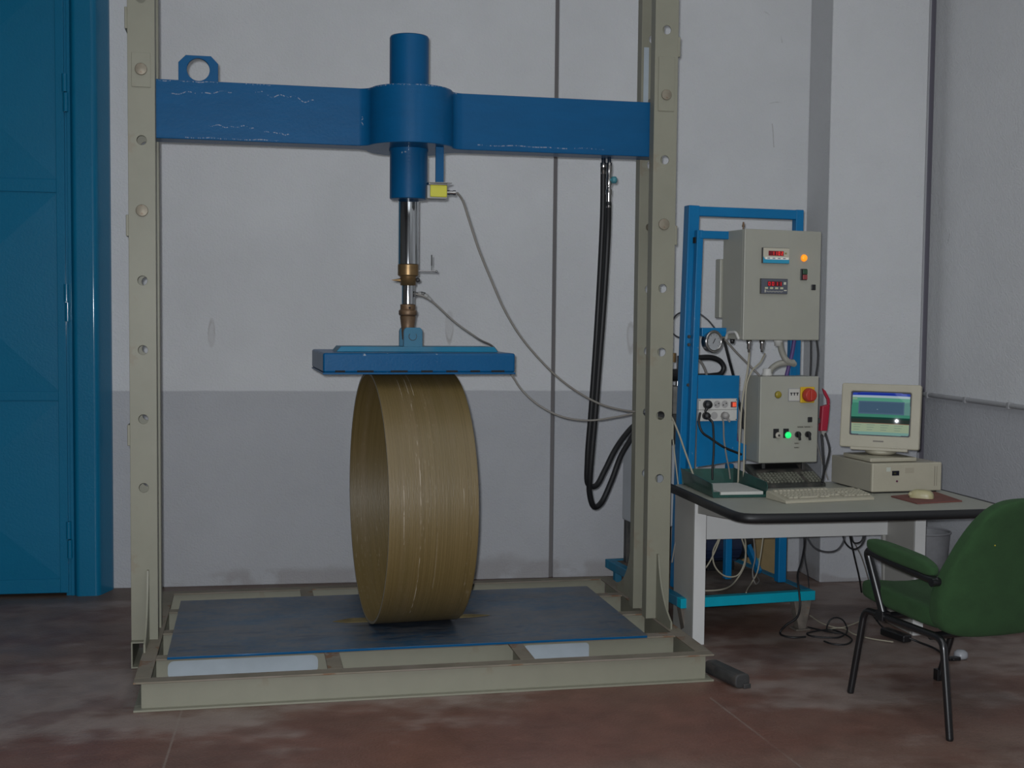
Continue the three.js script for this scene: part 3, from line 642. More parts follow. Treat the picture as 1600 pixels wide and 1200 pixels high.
{
  const w = 0.438, h = 0.538, d = 0.205;
  const t = thing('control_cabinet', 'upper beige control cabinet with two red digital readouts and orange lamp', 'cabinet', UC, UA);
  part('cabinet_body', [rb(-w / 2 + 0.002, w / 2 - 0.002, 0.002, h - 0.002, -d, -0.02, 0.004)], cabGrey, t);
  const dr = part('cabinet_door', [rb(-w / 2, w / 2, 0, h, -0.0185, 0, 0.005, 3)], cabGrey, t);
  part('lock', [rb(w / 2 - 0.055, w / 2 - 0.030, 0.248, 0.276, 0, 0.006, 0.006)], blackPlastic, dr);
  // upper readout: pale front with a turquoise band
  const U1 = part('panel_meter', [rb(-0.124, 0.028, 0.374, 0.450, 0, 0.012, 0.002)], blackPlastic, t);
  part('meter_front', [face(0.148, 0.073, -0.0475, 0.412, 0.0124)], std({ map: canvasTex(296, 146, (g, W, H) => {
    g.fillStyle = '#b9b3a2'; g.fillRect(0, 0, W, H); g.fillStyle = '#2d93b5'; g.fillRect(0, H * 0.74, W, H * 0.26); g.beginPath(); g.moveTo(0, H * 0.56); g.lineTo(W * 0.07, H * 0.74); g.lineTo(0, H * 0.74); g.fill();
    g.fillStyle = '#e9e6dc'; g.fillRect(W * 0.08, H * 0.6, W * 0.9, H * 0.16); g.fillStyle = '#8f8f98'; for (let k = 0; k < 4; k++) g.fillRect(W * (0.16 + k * 0.2), H * 0.64, W * 0.1, H * 0.08);
    g.fillStyle = '#8a8457'; g.fillRect(W * 0.82, H * 0.28, W * 0.08, H * 0.12);
  }), roughness: 0.4 }), U1, true);
  part('digit_display', [face(0.086, 0.0235, -0.049, 0.423, 0.0132)], glowMat(digits(' 1102', 260, 72, '#ff3a30', '#5a0715'), 0.9), U1, true);
  const U2 = part('panel_meter', [rb(-0.130, 0.022, 0.226, 0.300, 0, 0.012, 0.002)], blackPlastic, t);
  part('meter_front', [face(0.148, 0.071, -0.0535, 0.263, 0.0124)], std({ map: canvasTex(296, 142, (g, W, H) => {
    g.fillStyle = '#545760'; g.fillRect(0, 0, W, H); g.fillStyle = '#b7b79a'; for (let k = 0; k < 4; k++) g.fillRect(W * (0.13 + k * 0.195), H * 0.56, W * 0.12, H * 0.13);
    g.fillStyle = '#c9c7b4'; g.fillRect(W * 0.85, H * 0.2, W * 0.09, H * 0.18); g.fillRect(W * 0.86, H * 0.74, W * 0.11, H * 0.07);
    g.fillStyle = '#b4b1a4'; g.fillRect(W * 0.12, H * 0.74, W * 0.05, H * 0.18); for (let k = 0; k < 16; k++) g.fillRect(W * (0.19 + k * 0.04), H * (0.82 + (k % 3) * 0.015), W * 0.03, H * 0.05);
  }), roughness: 0.4 }), U2, true);
  part('digit_display', [face(0.082, 0.0235, -0.053, 0.275, 0.0132)], glowMat(digits('0011', 240, 72, '#ff2030', '#4a0512'), 0.7), U2, true);
  const lamp = part('signal_lamp', [lathe([[0, 0.014], [0.009, 0.013], [0.0155, 0.008], [0.018, 0], [0, 0]], 0, 0, 32).rotateX(Math.PI / 2).translate(0.118, 0.405, 0.001)], std({ color: rgb(0.8, 0.3, 0.02), emissive: rgb(1, 0.28, 0.01), emissiveIntensity: 0.85, roughness: 0.3 }), t);
  lamp.userData.label = 'lit orange lamp';
  const bt = part('push_button', [rb(0.099, 0.136, 0.296, 0.352, 0, 0.008, 0.003)], blackPlastic, t);
  part('button_key', [rb(0.108, 0.134, 0.325, 0.349, 0.007, 0.014, 0.003)], std({ color: rgb(0.03, 0.075, 0.04), roughness: 0.4 }), bt);
  part('button_key', [rb(0.108, 0.134, 0.299, 0.323, 0.007, 0.014, 0.003)], std({ color: rgb(0.27, 0.045, 0.05), roughness: 0.4 }), bt);
  for (const [x, z] of [[-0.165, -0.03], [-0.072, -0.06]]) {
    part('plug_connector', [lathe([[0, -0.062], [0.006, -0.06], [0.0065, -0.045], [0.010, -0.044], [0.0105, -0.02], [0.0135, -0.018], [0.0135, 0.004], [0, 0.004]], x, z, 20)], bareSteel, t);
  }
  part('cable_gland', [lathe([[0, -0.03], [0.017, -0.03], [0.019, -0.012], [0.024, -0.01], [0.024, 0.004], [0, 0.004]], 0.02, -0.06, 24)], whitePlastic, t);
  part('cable_gland', [lathe([[0, -0.02], [0.009, -0.02], [0.012, -0.008], [0.012, 0.004], [0, 0.004]], -0.205, -0.12, 24)], blackPlastic, t);
  part('aerial_stub', [cyl(0.004, 0.0035, h - 0.004, h + 0.012, -0.198, -0.05, 12), cyl(0.0075, 0.003, h + 0.012, h + 0.036, -0.198, -0.05, 12)], rusty, t);
  part('white_arc', [tube([[-w / 2 - 0.003, 0.006, -0.15], [-w / 2 - 0.006, 0.03, -0.13], [-w / 2 - 0.006, 0.036, -0.09], [-w / 2 - 0.006, 0.034, -0.055], [-w / 2 - 0.003, 0.008, -0.035]], 0.0075, 40, 8)], whitePlastic, t).userData.label = 'white arc low on the side';  // short white tube bent into an arc against the cabinet side
  part('rear_box', [rb(-w / 2 - 0.012, -w / 2 + 0.1, 0.105, 0.40, -d - 0.05, -d - 0.001, 0.006)], cabGrey, t);
}
const LC = [2.342, 0.842, 1.36], LA = 0.1;
{
  const w = 0.318, h = 0.428, d = 0.17;
  const t = thing('control_cabinet', 'lower beige control cabinet with red and yellow main switch and green lamp', 'cabinet', LC, LA);
  part('cabinet_body', [rb(-w / 2 + 0.002, w / 2 - 0.002, 0.002, h - 0.002, -d, -0.019, 0.004)], cabGrey, t);
  const dr = part('cabinet_door', [rb(-w / 2, w / 2, 0, h, -0.0175, 0, 0.005, 3)], cabGrey, t);
  part('lock', [rb(0.100, 0.125, 0.200, 0.226, 0, 0.006, 0.006)], blackPlastic, dr);
  const sw = part('main_switch', [rb(0.055, 0.132, 0.297, 0.376, 0, 0.010, 0.004)], std({ color: rgb(0.58, 0.36, 0.012), roughness: 0.4 }), t);
  part('switch_knob', [lathe([[0, 0.034], [0.026, 0.034], [0.031, 0.029], [0.0345, 0.008], [0.0345, 0], [0, 0]], 0, 0, 28).rotateX(Math.PI / 2).translate(0.097, 0.336, 0.01), rb(0.088, 0.106, 0.31, 0.363, 0.043, 0.052, 0.004)], std({ color: rgb(0.42, 0.035, 0.02), roughness: 0.4 }), sw).userData.label = 'red rotary knob';
  part('switch_plate', [rb(-0.008, 0.055, 0.305, 0.369, 0, 0.003, 0.001)], std({ color: rgb(0.27, 0.27, 0.28), roughness: 0.5 }), t);
  part('switch_print', [face(0.057, 0.058, 0.0235, 0.337, 0.0034)], std({ map: canvasTex(114, 116, (g, W, H) => {
    g.fillStyle = '#b9b7af'; g.fillRect(0, 0, W, H); g.fillStyle = '#16151c'; for (let k = 0; k < 3; k++) { g.fillRect(12 + k * 33, 36, 27, 9); g.fillRect(20 + k * 33, 45, 11, 20); }
  }), roughness: 0.6 }), t, true);
  part('round_lamp', [lathe([[0, 0.012], [0.011, 0.011], [0.0165, 0.006], [0.0185, 0], [0, 0]], 0, 0, 28).rotateX(Math.PI / 2).translate(-0.063, 0.338, 0.001)], std({ color: rgb(0.27, 0.21, 0.02), roughness: 0.35 }), t);
  for (const [x, on] of [[-0.066, false], [-0.012, true]]) {
    const b = part('button_unit', [rb(x - 0.019, x + 0.011, 0.124, 0.170, 0, 0.003, 0.001)], blackPlastic, t);
    const m = on ? std({ color: rgb(0.02, 0.5, 0.16), emissive: rgb(0.01, 1, 0.2), emissiveIntensity: 0.75, roughness: 0.3 }) : std({ color: rgb(0.42, 0.39, 0.33), roughness: 0.4 });
    const cap = part('button_cap', [lathe([[0, 0.012], [0.012, 0.011], [0.0155, 0.006], [0.0160, 0], [0, 0]], 0, 0, 28).rotateX(Math.PI / 2).translate(x + 0.006, 0.138, 0.003)], m, b);
    cap.userData.label = on ? 'lit green push button' : 'pale push button';
    if (!on) part('button_core', [cylZ(0.006, 0.014, 0.0155, x + 0.006, 0.138, 16)], darkSteel, b);
  }
  for (const x of [0.048, 0.103]) {
    const k = part('selector_switch', [cylZ(0.0155, 0, 0.010, x, 0.140, 24)], blackPlastic, t);
    part('selector_lever', [(() => { const g = rb(-0.0055, 0.0055, -0.028, 0.012, 0, 0.014, 0.003); g.rotateZ(0.16); return T(g, x, 0.140, 0.010); })()], blackPlastic, k);
  }
  const print = (W, H, words) => std({ map: canvasTex(W, H, (g) => { g.fillStyle = '#8d8a7c'; g.fillRect(0, 0, W, H); g.fillStyle = '#23222c'; let x = 3; for (const n of words) { for (let k = 0; k < n; k++) { g.fillRect(x, 3 + (k * 5) % 3, 4, H - 7); x += 6; } x += 9; } }), roughness: 0.6 });
  part('label_strip', [face(0.083, 0.009, 0.087, 0.177, 0.0008)], print(126, 14, [8, 8]), t, true);
  part('label_strip', [face(0.028, 0.008, 0.045, 0.096, 0.0008)], print(40, 13, [5]), t, true);
  part('label_strip', [face(0.03, 0.008, 0.045, 0.075, 0.0008)], print(40, 13, [5]), t, true);
  part('conduit_gland', [lathe([[0, 0.036], [0.02, 0.036], [0.022, 0.012], [0.027, 0.01], [0.027, -0.002], [0, -0.002]], -0.095, -0.06, 24).translate(0, h, 0)], whitePlastic, t);
  for (const s of [-1, 1]) part('hanging_leg', [rb(s * (w / 2 - 0.05) - 0.008, s * (w / 2 - 0.05) + 0.008, -0.05, 0.006, -0.06, -0.045, 0.002)], darkSteel, t);
}
// red pendant hanging beside the lower cabinet
{
  const t = thing('pendant_control', 'red plastic pendant control with open flap hanging right of the lower cabinet', 'pendant', [2.538, 0.985, 1.325], 0.1);
  const red = phy({ color: rgb(0.36, 0.02, 0.045), roughness: 0.4, clearcoat: 0.3 });
  part('pendant_body', [ext(shapeOf([[-0.022, 0.012], [0.014, 0.012], [0.020, 0.06], [0.026, 0.145], [-0.016, 0.135], [-0.02, 0.06]]), 0.03, 0.004).translate(0, 0, -0.015)], red, t);
  part('flap', [ext(shapeOf([[0.018, 0.138], [0.030, 0.150], [0.028, 0.172], [0.004, 0.212], [-0.012, 0.224], [-0.004, 0.198], [0.014, 0.168]]), 0.012, 0.002).translate(0, 0, -0.006)], red, t);
  part('cord_grip', [ext(shapeOf([[-0.016, 0.014], [0.012, 0.014], [0.006, -0.012], [-0.010, -0.012]]), 0.022, 0.003).translate(0, 0, -0.011)], std({ color: rgb(0.3, 0.29, 0.27), roughness: 0.5 }), t);
  part('mount_clip', [rb(-0.048, -0.018, 0.05, 0.075, -0.012, 0.002, 0.002)], darkSteel, t);
}
// double row of mains sockets
{
  const t = thing('socket_strip', 'white double row of mains sockets with red switch on the blue panel', 'socket strip', onCart(0.2495, 1.0995, -0.1705), CA);
  const row = (y) => part('socket_row', [rb(-0.1045, 0.1045, y - 0.0275, y + 0.0275, 0, 0.024, 0.003)], whitePlastic, t);
  const a = row(0.028), b = row(-0.0278);
  const hole = std({ color: rgb(0.33, 0.32, 0.31), roughness: 0.6 });
  for (const x of [-0.062, -0.006, 0.036]) {
    part('socket', [cylZ(0.0185, 0.0235, 0.0246, x, 0.028, 28)], hole, a);
    if (x > -0.05) for (const s of [-1, 1]) part('socket_pin_hole', [cylZ(0.0032, 0.024, 0.0253, x + s * 0.008, 0.028 + s * 0.004, 10)], holeDark, a);
  }
  for (const x of [-0.068, -0.020, 0.034]) part('socket', [cylZ(0.0185, 0.0235, 0.0246, x, -0.0278, 28)], hole, b);
  const s = part('rocker_switch', [rb(0.068, 0.099, 0.012, 0.040, 0.024, 0.027, 0.001)], std({ color: rgb(0.16, 0.02, 0.02), roughness: 0.5 }), t);
  part('rocker_key', [rb(0.077, 0.096, 0.015, 0.037, 0.026, 0.031, 0.002)], std({ color: rgb(0.5, 0.06, 0.03), emissive: rgb(1, 0.12, 0.05), emissiveIntensity: 0.45, roughness: 0.35 }), s).userData.label = 'lit red rocker';
  for (const x of [-0.1, 0.1]) for (const y of [-0.049, 0.049]) part('screw', [cylZ(0.003, 0.0235, 0.0252, x, y, 10)], darkSteel, t);
}
{
  const plug = (name, label, mat, x, y, ang, r) => {
    const o = onCart(0.2495 + x, 1.0995 + y, -0.1705 + 0.0247);
    const t = thing(name, label, 'plug', o, CA, 'mains plugs in the socket strip');
    part('plug_body', [lathe([[0, 0], [r, 0], [r, 0.018], [r * 0.8, 0.03], [0, 0.034]], 0, 0, 28).rotateX(Math.PI / 2)], mat, t);
    part('plug_neck', [(() => { const g = new THREE.CylinderGeometry(r * 0.5, r * 0.25, 0.034, 16); T(g, 0, -r * 0.8 - 0.006, 0.018); g.rotateZ(ang); return g; })()], mat, t);
  };
  plug('mains_plug', 'large black mains plug in the top row of sockets', blackRubber, -0.062, 0.028, -0.45, 0.0215);
  plug('mains_plug', 'black angled mains plug in the bottom row of sockets', blackRubber, -0.068, -0.0278, 0.7, 0.0185);
  plug('mains_plug', 'pale grey mains plug in the bottom row of sockets', std({ color: rgb(0.3, 0.285, 0.27), roughness: 0.5 }), 0.034, -0.0278, 0.6, 0.018);
}
// hydraulics behind the right column
{
  const tankMat = phy({ map: painted([0.42, 0.44, 0.46], { vary: 0.06, rep: 2 }), roughness: 0.45, clearcoat: 0.2, clearcoatRoughness: 0.3 });
  const t = thing('hydraulic_tank', 'pale grey hydraulic oil tank standing behind the right column', 'tank', onCart(0.215, 0.196, -0.80), CA);
  part('tank_body', [rb(-0.145, 0.145, 0.235, 0.675, -0.15, 0.15, 0.012, 3)], tankMat, t);
  for (const x of [-0.115, 0.115]) for (const z of [-0.12, 0.12]) part('tank_leg', [rb(x - 0.02, x + 0.02, 0, 0.236, z - 0.02, z + 0.02, 0.003)], darkSteel, t);
  part('level_gauge', [rb(-0.168, -0.145, 0.655, 0.69, 0.1, 0.13, 0.003)], tealBlue, t);
  const v = thing('valve_block', 'dark oily valve block with fittings on top of the oil tank', 'valve block', onCart(0.215, 0.871, -0.80), CA);
  part('manifold', [rb(-0.11, 0.13, 0, 0.16, -0.08, 0.08, 0.006)], darkSteel, v);
  part('valve_body', [rb(0.03, 0.15, 0.16, 0.31, -0.07, 0.07, 0.006)], std({ map: painted([0.2, 0.19, 0.17], { vary: 0.3, dust: 0.3, rep: 4 }), roughness: 0.5 }), v);
  part('solenoid', [cylX(0.034, 0.02, 0.165, 0.37, 0.02, 24), cylX(0.026, 0.0, 0.02, 0.37, 0.02, 24)], blackPlastic, v);
  part('fitting', [cyl(0.017, 0.017, 0.40, 0.475, 0.12, 0.0, 6), cyl(0.013, 0.013, 0.31, 0.40, 0.12, -0.02, 16), cylX(0.014, 0.12, 0.175, 0.455, 0, 6)], bareSteel, v);
  part('fitting', [cyl(0.015, 0.015, 0.44, 0.49, 0.075, 0.02, 6), cylX(0.012, 0.03, 0.075, 0.462, 0.02, 6)], brassy, v);
  part('hand_wheel', [cylX(0.038, -0.105, -0.085, 0.285, 0.03, 24), cylX(0.01, -0.085, 0.035, 0.285, 0.03, 14)], blackPlastic, v);
  const m = thing('electric_motor', 'black and blue electric motor lying on the trolley deck under the desk', 'motor', onCart(0.52, 0.196, -0.66), CA);
  const mb = std({ color: rgb(0.012, 0.02, 0.05), roughness: 0.5 });
  part('motor_body', [cylX(0.088, -0.13, 0.10, 0.13, 0, 36)], mb, m);
  part('fan_cover', [cylX(0.092, 0.10, 0.17, 0.13, 0, 36, 0.08)], blackPlastic, m);
  for (let k = 0; k < 14; k++) { const a = k / 14 * Math.PI * 2; part('cooling_fin', [T(bx(-0.12, 0.09, 0.086, 0.099, -0.002, 0.002).rotateX(a), 0, 0.13, 0)], mb, m); }
  part('motor_foot', [rb(-0.1, 0.06, 0, 0.05, -0.08, 0.08, 0.004)], blackPlastic, m);
  part('terminal_box', [rb(-0.06, 0.03, 0.21, 0.25, -0.04, 0.04, 0.005)], blackPlastic, m);
  const cb = std({ map: painted([0.22, 0.16, 0.075], { vary: 0.15, rep: 2 }), roughness: 0.85 });
  const b = thing('cardboard_box', 'tan cardboard box standing on the floor against the wall behind the trolley', 'box', [2.66, 0, 0.20], 0.0);
  part('carton', [rb(-0.155, 0.12, 0, 0.36, -0.14, 0.10, 0.003)], cb, b);
  part('carton_flap', [rb(-0.153, 0.118, 0.36, 0.363, -0.138, -0.02, 0.001), rb(-0.153, 0.118, 0.36, 0.363, -0.018, 0.098, 0.001)], cb, b);
  part('sticker', [rb(-0.09, -0.05, 0.10, 0.15, 0.10, 0.101, 0.0004)], std({ color: rgb(0.12, 0.3, 0.22), roughness: 0.6 }), b);
}

// ---------------------------------------------------------------- desk and what stands on it
const DY = 0.73, DO = [1.797, 0, 2.205], DA = 0.028;   // left front corner of the top
const onDesk = (x, z, y = DY) => at(DO, DA, x, y, z);
{
  const t = thing('desk', 'white computer desk with grey top and thick black rounded edge', 'desk', DO, DA);
  const W = 1.262, D = 0.935;
  const topMat = std({ map: painted([0.335, 0.335, 0.285], { vary: 0.04, rep: 1 }), roughness: 0.42 });
  const whiteMat = std({ map: painted([0.60, 0.60, 0.585], { vary: 0.04, rep: 1 }), roughness: 0.5 });
  const greyLeg = std({ map: painted([0.40, 0.39, 0.36], { vary: 0.05, rep: 1 }), roughness: 0.55 });
  const s = roundRect(0.006, W - 0.006, 0.003, D, 0.06);
  part('desk_top', [extUp(s, DY - 0.034, DY, 0.002)], topMat, t);
  const o2 = roundRect(-0.004, W + 0.004, -0.007, D, 0.068), i2 = new THREE.Path(roundRect(0.006, W - 0.006, 0.003, D, 0.06).getPoints(12)); o2.holes.push(i2);
  const edgePts = [[0, -D], [0, -0.09], [0.008, -0.045], [0.03, -0.014], [0.075, 0], [W - 0.075, 0], [W - 0.03, -0.014], [W - 0.008, -0.045], [W, -0.09], [W, -D]];
  part('edge_trim', [(() => {
    const c = new THREE.CatmullRomCurve3(edgePts.map(p => new THREE.Vector3(p[0], DY - 0.0185, p[1])), false, 'centripetal');
    const g = new THREE.TubeGeometry(c, 120, 0.0205, 16, false); const p = g.attributes.position;
    return g;
  })()], blackRubber, t);
  for (const [x0, x1, side] of [[0.024, 0.080, 0], [1.160, 1.214, 1]]) {
    const l = part('desk_leg', [rb(x0, x1, 0.02, DY - 0.034, -0.94, -0.655, 0.003)], greyLeg, t);
    part('leg_front', [rb(x0 - 0.001, x1 + 0.001, 0.0, DY - 0.04, -0.6555, -0.640, 0.003)], whiteMat, l).userData.label = 'white front edge strip';
    part('foot_bar', [rb(x0 - 0.003, x1 + 0.003, 0, 0.03, -0.93, -0.66, 0.008)], greyLeg, l);
    const br = shapeOf([[0.64, DY - 0.036], [0.20, DY - 0.036], [0.205, DY - 0.055], [0.64, DY - 0.10]]);
    const g = ext(br, 0.03, 0.002); g.rotateY(Math.PI / 2);   // shape x becomes -z
    part('top_bracket', [T(g, x0 + 0.012, 0, 0)], greyLeg, l);
  }
  part('modesty_panel', [rb(0.080, 1.160, 0.452, DY - 0.036, -0.935, -0.917, 0.003)], whiteMat, t);
  part('panel_screw', [cylZ(0.006, -0.918, -0.914, 0.097, 0.50, 14), cylZ(0.006, -0.918, -0.914, 1.149, 0.59, 14)], darkSteel, t);
  part('rear_upright', [ext(shapeOf([[1.165, 0.46], [1.215, 0.46], [1.208, 0.02], [1.182, 0.02]]), 0.02).translate(0, 0, -1.0)], greyLeg, t);
}
// document tray and paper
{
  const o = [1.957, DY, 1.52], a = 0.0;
  const t = thing('document_tray', 'dark green plastic letter tray on the left end of the desk', 'tray', o, a);
  const g = phy({ map: painted([0.012, 0.062, 0.048], { vary: 0.3, rep: 4 }), roughness: 0.4, clearcoat: 0.2 });
  const wX = 0.127;
  part('tray_base', [rb(-wX, wX, 0.001, 0.006, -0.235, 0.225, 0.002)], g, t);
  // rear wall and the two sloping side walls with cut-down fronts
  part('tray_rear', [(() => { const q = rb(-wX - 0.008, wX + 0.008, 0, 0.075, -0.004, 0, 0.001); q.rotateX(-0.22); return T(q, 0, 0.004, -0.228); })()], g, t);
  for (const s of [-1, 1]) {
    const sh = new THREE.Shape(); sh.moveTo(-0.235, 0); sh.lineTo(0.225, 0); sh.lineTo(0.225, s < 0 ? 0.062 : 0.05); sh.lineTo(0.20, 0.066); sh.lineTo(-0.25, 0.078); sh.closePath();
    const q = ext(sh, 0.004, 0.0008); q.rotateY(-Math.PI / 2); q.rotateZ(-s * 0.12);
    part('tray_side', [T(q, s * wX + 0.002, 0.003, 0)], g, t);
  }
  part('tray_lip', [rb(-wX, -wX + 0.03, 0.005, 0.028, 0.219, 0.224, 0.001), rb(-wX + 0.03, wX, 0.005, 0.014, 0.219, 0.224, 0.001)], g, t);
  single('paper_stack', 'white sheets of paper lying in the green letter tray', 'paper', [rb(-0.105, 0.105, 0, 0.020, -0.148, 0.148, 0.001)], std({ map: painted([0.50, 0.50, 0.46], { vary: 0.03, rep: 3 }), roughness: 0.8 }), [1.962, DY + 0.0063, 1.585], 0.06);
}
// dark keypad console under the lower cabinet
{
  const t = thing('keypad_console', 'dark grey sloping keypad console on the desk under the lower cabinet', 'console', [2.345, DY, 1.445], 0.14);
  const m = std({ map: painted([0.035, 0.036, 0.032], { vary: 0.4, dust: 0.25, rep: 5 }), roughness: 0.5 });
  const s = shapeOf([[0, 0.001], [0, 0.015], [-0.19, 0.098], [-0.205, 0.091], [-0.196, 0.07], [-0.03, 0.001]]);
  const g = ext(s, 0.345, 0.002); g.rotateY(-Math.PI / 2);
  part('console_body', [T(g, 0.1725, 0, 0)], m, t);
  const keys = []; const sl = Math.atan2(0.09, 0.20);
  for (let r = 0; r < 5; r++) for (let c = 0; c < 17; c++) if (c !== 12) {
    const k = rb(-0.0068, 0.0068, -0.004, 0.005, -0.0068, 0.0068, 0.002, 1); k.rotateX(sl); const d = 0.025 + r * 0.019;
    keys.push(T(k, -0.155 + c * 0.0192, 0.015 + d * Math.sin(sl) + 0.002, -d * Math.cos(sl)));
  }
  const km = part('keypad_keys', keys, std({ map: painted([0.14, 0.14, 0.11], { vary: 0.6, rep: 9 }), roughness: 0.5 }), t); km.userData.kind = 'stuff';
  part('display_strip', [(() => { const q = rb(-0.15, 0.1, 0, 0.004, -0.022, 0.022, 0.001); q.rotateX(sl); return T(q, 0, 0.015 + 0.165 * Math.sin(sl) + 0.001, -0.165 * Math.cos(sl)); })()], blackPlastic, t);
  for (const s2 of [-1, 1]) part('support_leg', [rb(s2 * 0.135 - 0.006, s2 * 0.135 + 0.006, 0, 0.085, -0.19, -0.178, 0.002)], darkSteel, t);
}
// beige keyboard
{
  const t = thing('computer_keyboard', 'beige computer keyboard at the front of the desk', 'keyboard', [2.327, DY, 1.905], 0.165);
  const s = shapeOf([[0.0, 0.001], [0.0, 0.012], [-0.012, 0.016], [-0.165, 0.036], [-0.172, 0.032], [-0.172, 0.001]]);
  const g = ext(s, 0.462, 0.002); g.rotateY(-Math.PI / 2);
  part('keyboard_case', [T(g, 0.231, 0, 0)], beigePlastic, t);
  const keys = []; const sl = 0.13;
  const key = (x, d, w) => { const k = new THREE.CylinderGeometry(0.0062 * 1.414, 0.0088 * 1.414, 0.008, 4, 1); k.rotateY(Math.PI / 4); k.scale(w, 1, 1); k.rotateX(sl); keys.push(T(toCreasedNormals(k, 0.3), x, 0.020 + d * 0.125, -d)); };
  for (let r = 0; r < 5; r++) {
    let x = -0.205 + [0, 0.004, 0.0, 0.006, 0.0][r];
    if (r === 0) { for (const [w, n] of [[1.3, 2], [6, 1], [1.3, 2]]) for (let k = 0; k < n; k++) { x += 0.0095 * w; key(x, 0.028, w); x += 0.0095 * w; } }
    else for (let k = 0; k < 14; k++) { const w = k === 13 ? 1.45 : 1; x += 0.0095 * w; key(x, 0.028 + r * 0.019, w); x += 0.0095 * w; }
    for (let k = 0; k < 3; k++) if (r !== 2) key(0.095 + k * 0.019, 0.028 + r * 0.019, 1);
    for (let k = 0; k < 4; k++) key(0.160 + k * 0.0185, 0.028 + r * 0.019, 1);
  }
  for (let k = 0; k < 13; k++) key(-0.2 + k * 0.0205 + Math.floor((k + 3) / 4) * 0.006, 0.145, 1);
  part('keys', keys, std({ map: painted([0.36, 0.335, 0.26], { vary: 0.08, rep: 6 }), roughness: 0.5 }), t).userData.kind = 'stuff';
}
// computer case
{
  const t = thing('desktop_computer', 'flat beige desktop computer case under the monitor', 'computer', [2.818, DY, 1.665], 0.085);
  const w = 0.374, h = 0.1435, d = 0.395;
  part('case_cover', [rb(-w / 2 + 0.004, w / 2 - 0.004, 0.006, h - 0.002, -d, -0.022, 0.004)], std({ map: painted([0.37, 0.345, 0.28], { vary: 0.04, rep: 2 }), roughness: 0.5 }), t);
  const f = part('case_front', [rb(-w / 2, w / 2, 0.006, h, -0.024, 0, 0.008, 4)], beigePlastic, t);
  part('case_foot', [rb(-w / 2 + 0.02, w / 2 - 0.02, 0, 0.007, -d + 0.03, -0.012, 0.002)], blackRubber, t);
  part('status_display', [rb(-0.082, -0.044, 0.084, 0.107, -0.001, 0.0015, 0.0008)], blackPlastic, f);
  part('status_digits', [face(0.034, 0.017, -0.063, 0.0955, 0.0018)], std({ map: canvasTex(64, 32, (g, W, H) => { g.fillStyle = '#050418'; g.fillRect(0, 0, W, H); g.fillStyle = '#4a4a1a'; g.fillRect(14, 10, 8, 14); g.fillRect(26, 10, 8, 14); }), roughness: 0.4 }), f, true);
  part('power_button', [cylZ(0.005, -0.001, 0.003, -0.055, 0.057, 16)], std({ color: rgb(0.12, 0.035, 0.07), roughness: 0.4 }), f);
  part('badge', [rb(-0.112, -0.09, 0.104, 0.124, -0.001, 0.0008, 0.0003)], std({ map: canvasTex(32, 32, (g) => { g.fillStyle = '#b5b9ad'; g.fillRect(0, 0, 32, 32); g.fillStyle = '#4fa0b4'; g.fillRect(9, 12, 15, 9); g.fillRect(14, 7, 5, 19); }), roughness: 0.5 }), f);
  part('drive_badge', [rb(-0.012, 0.035, 0.094, 0.120, -0.001, 0.0006, 0.0002)], std({ map: canvasTex(96, 52, (g) => { g.fillStyle = '#a19a88'; g.fillRect(0, 0, 96, 52); g.fillStyle = '#3c4a42'; g.beginPath(); g.arc(16, 20, 7, 0, 7); g.fill(); g.fillStyle = '#8a6a20'; g.fillRect(4, 26, 26, 5); g.fillStyle = '#5a3a55'; g.beginPath(); g.arc(16, 36, 6, 0, 7); g.fill(); g.fillStyle = '#7d7868'; for (let k = 0; k < 6; k++) { g.fillRect(42 + k * 8, 14, 6, 5); } for (let k = 0; k < 5; k++) g.fillRect(44 + k * 8, 30, 6, 9); }), roughness: 0.5 }), f);
  part('drive_bay', [rb(0.146, 0.149, 0.03, 0.125, -0.001, 0.0008, 0.0003), rb(0.158, 0.160, 0.03, 0.125, -0.001, 0.0008, 0.0003)], std({ color: rgb(0.2, 0.18, 0.14), roughness: 0.6 }), f);
}
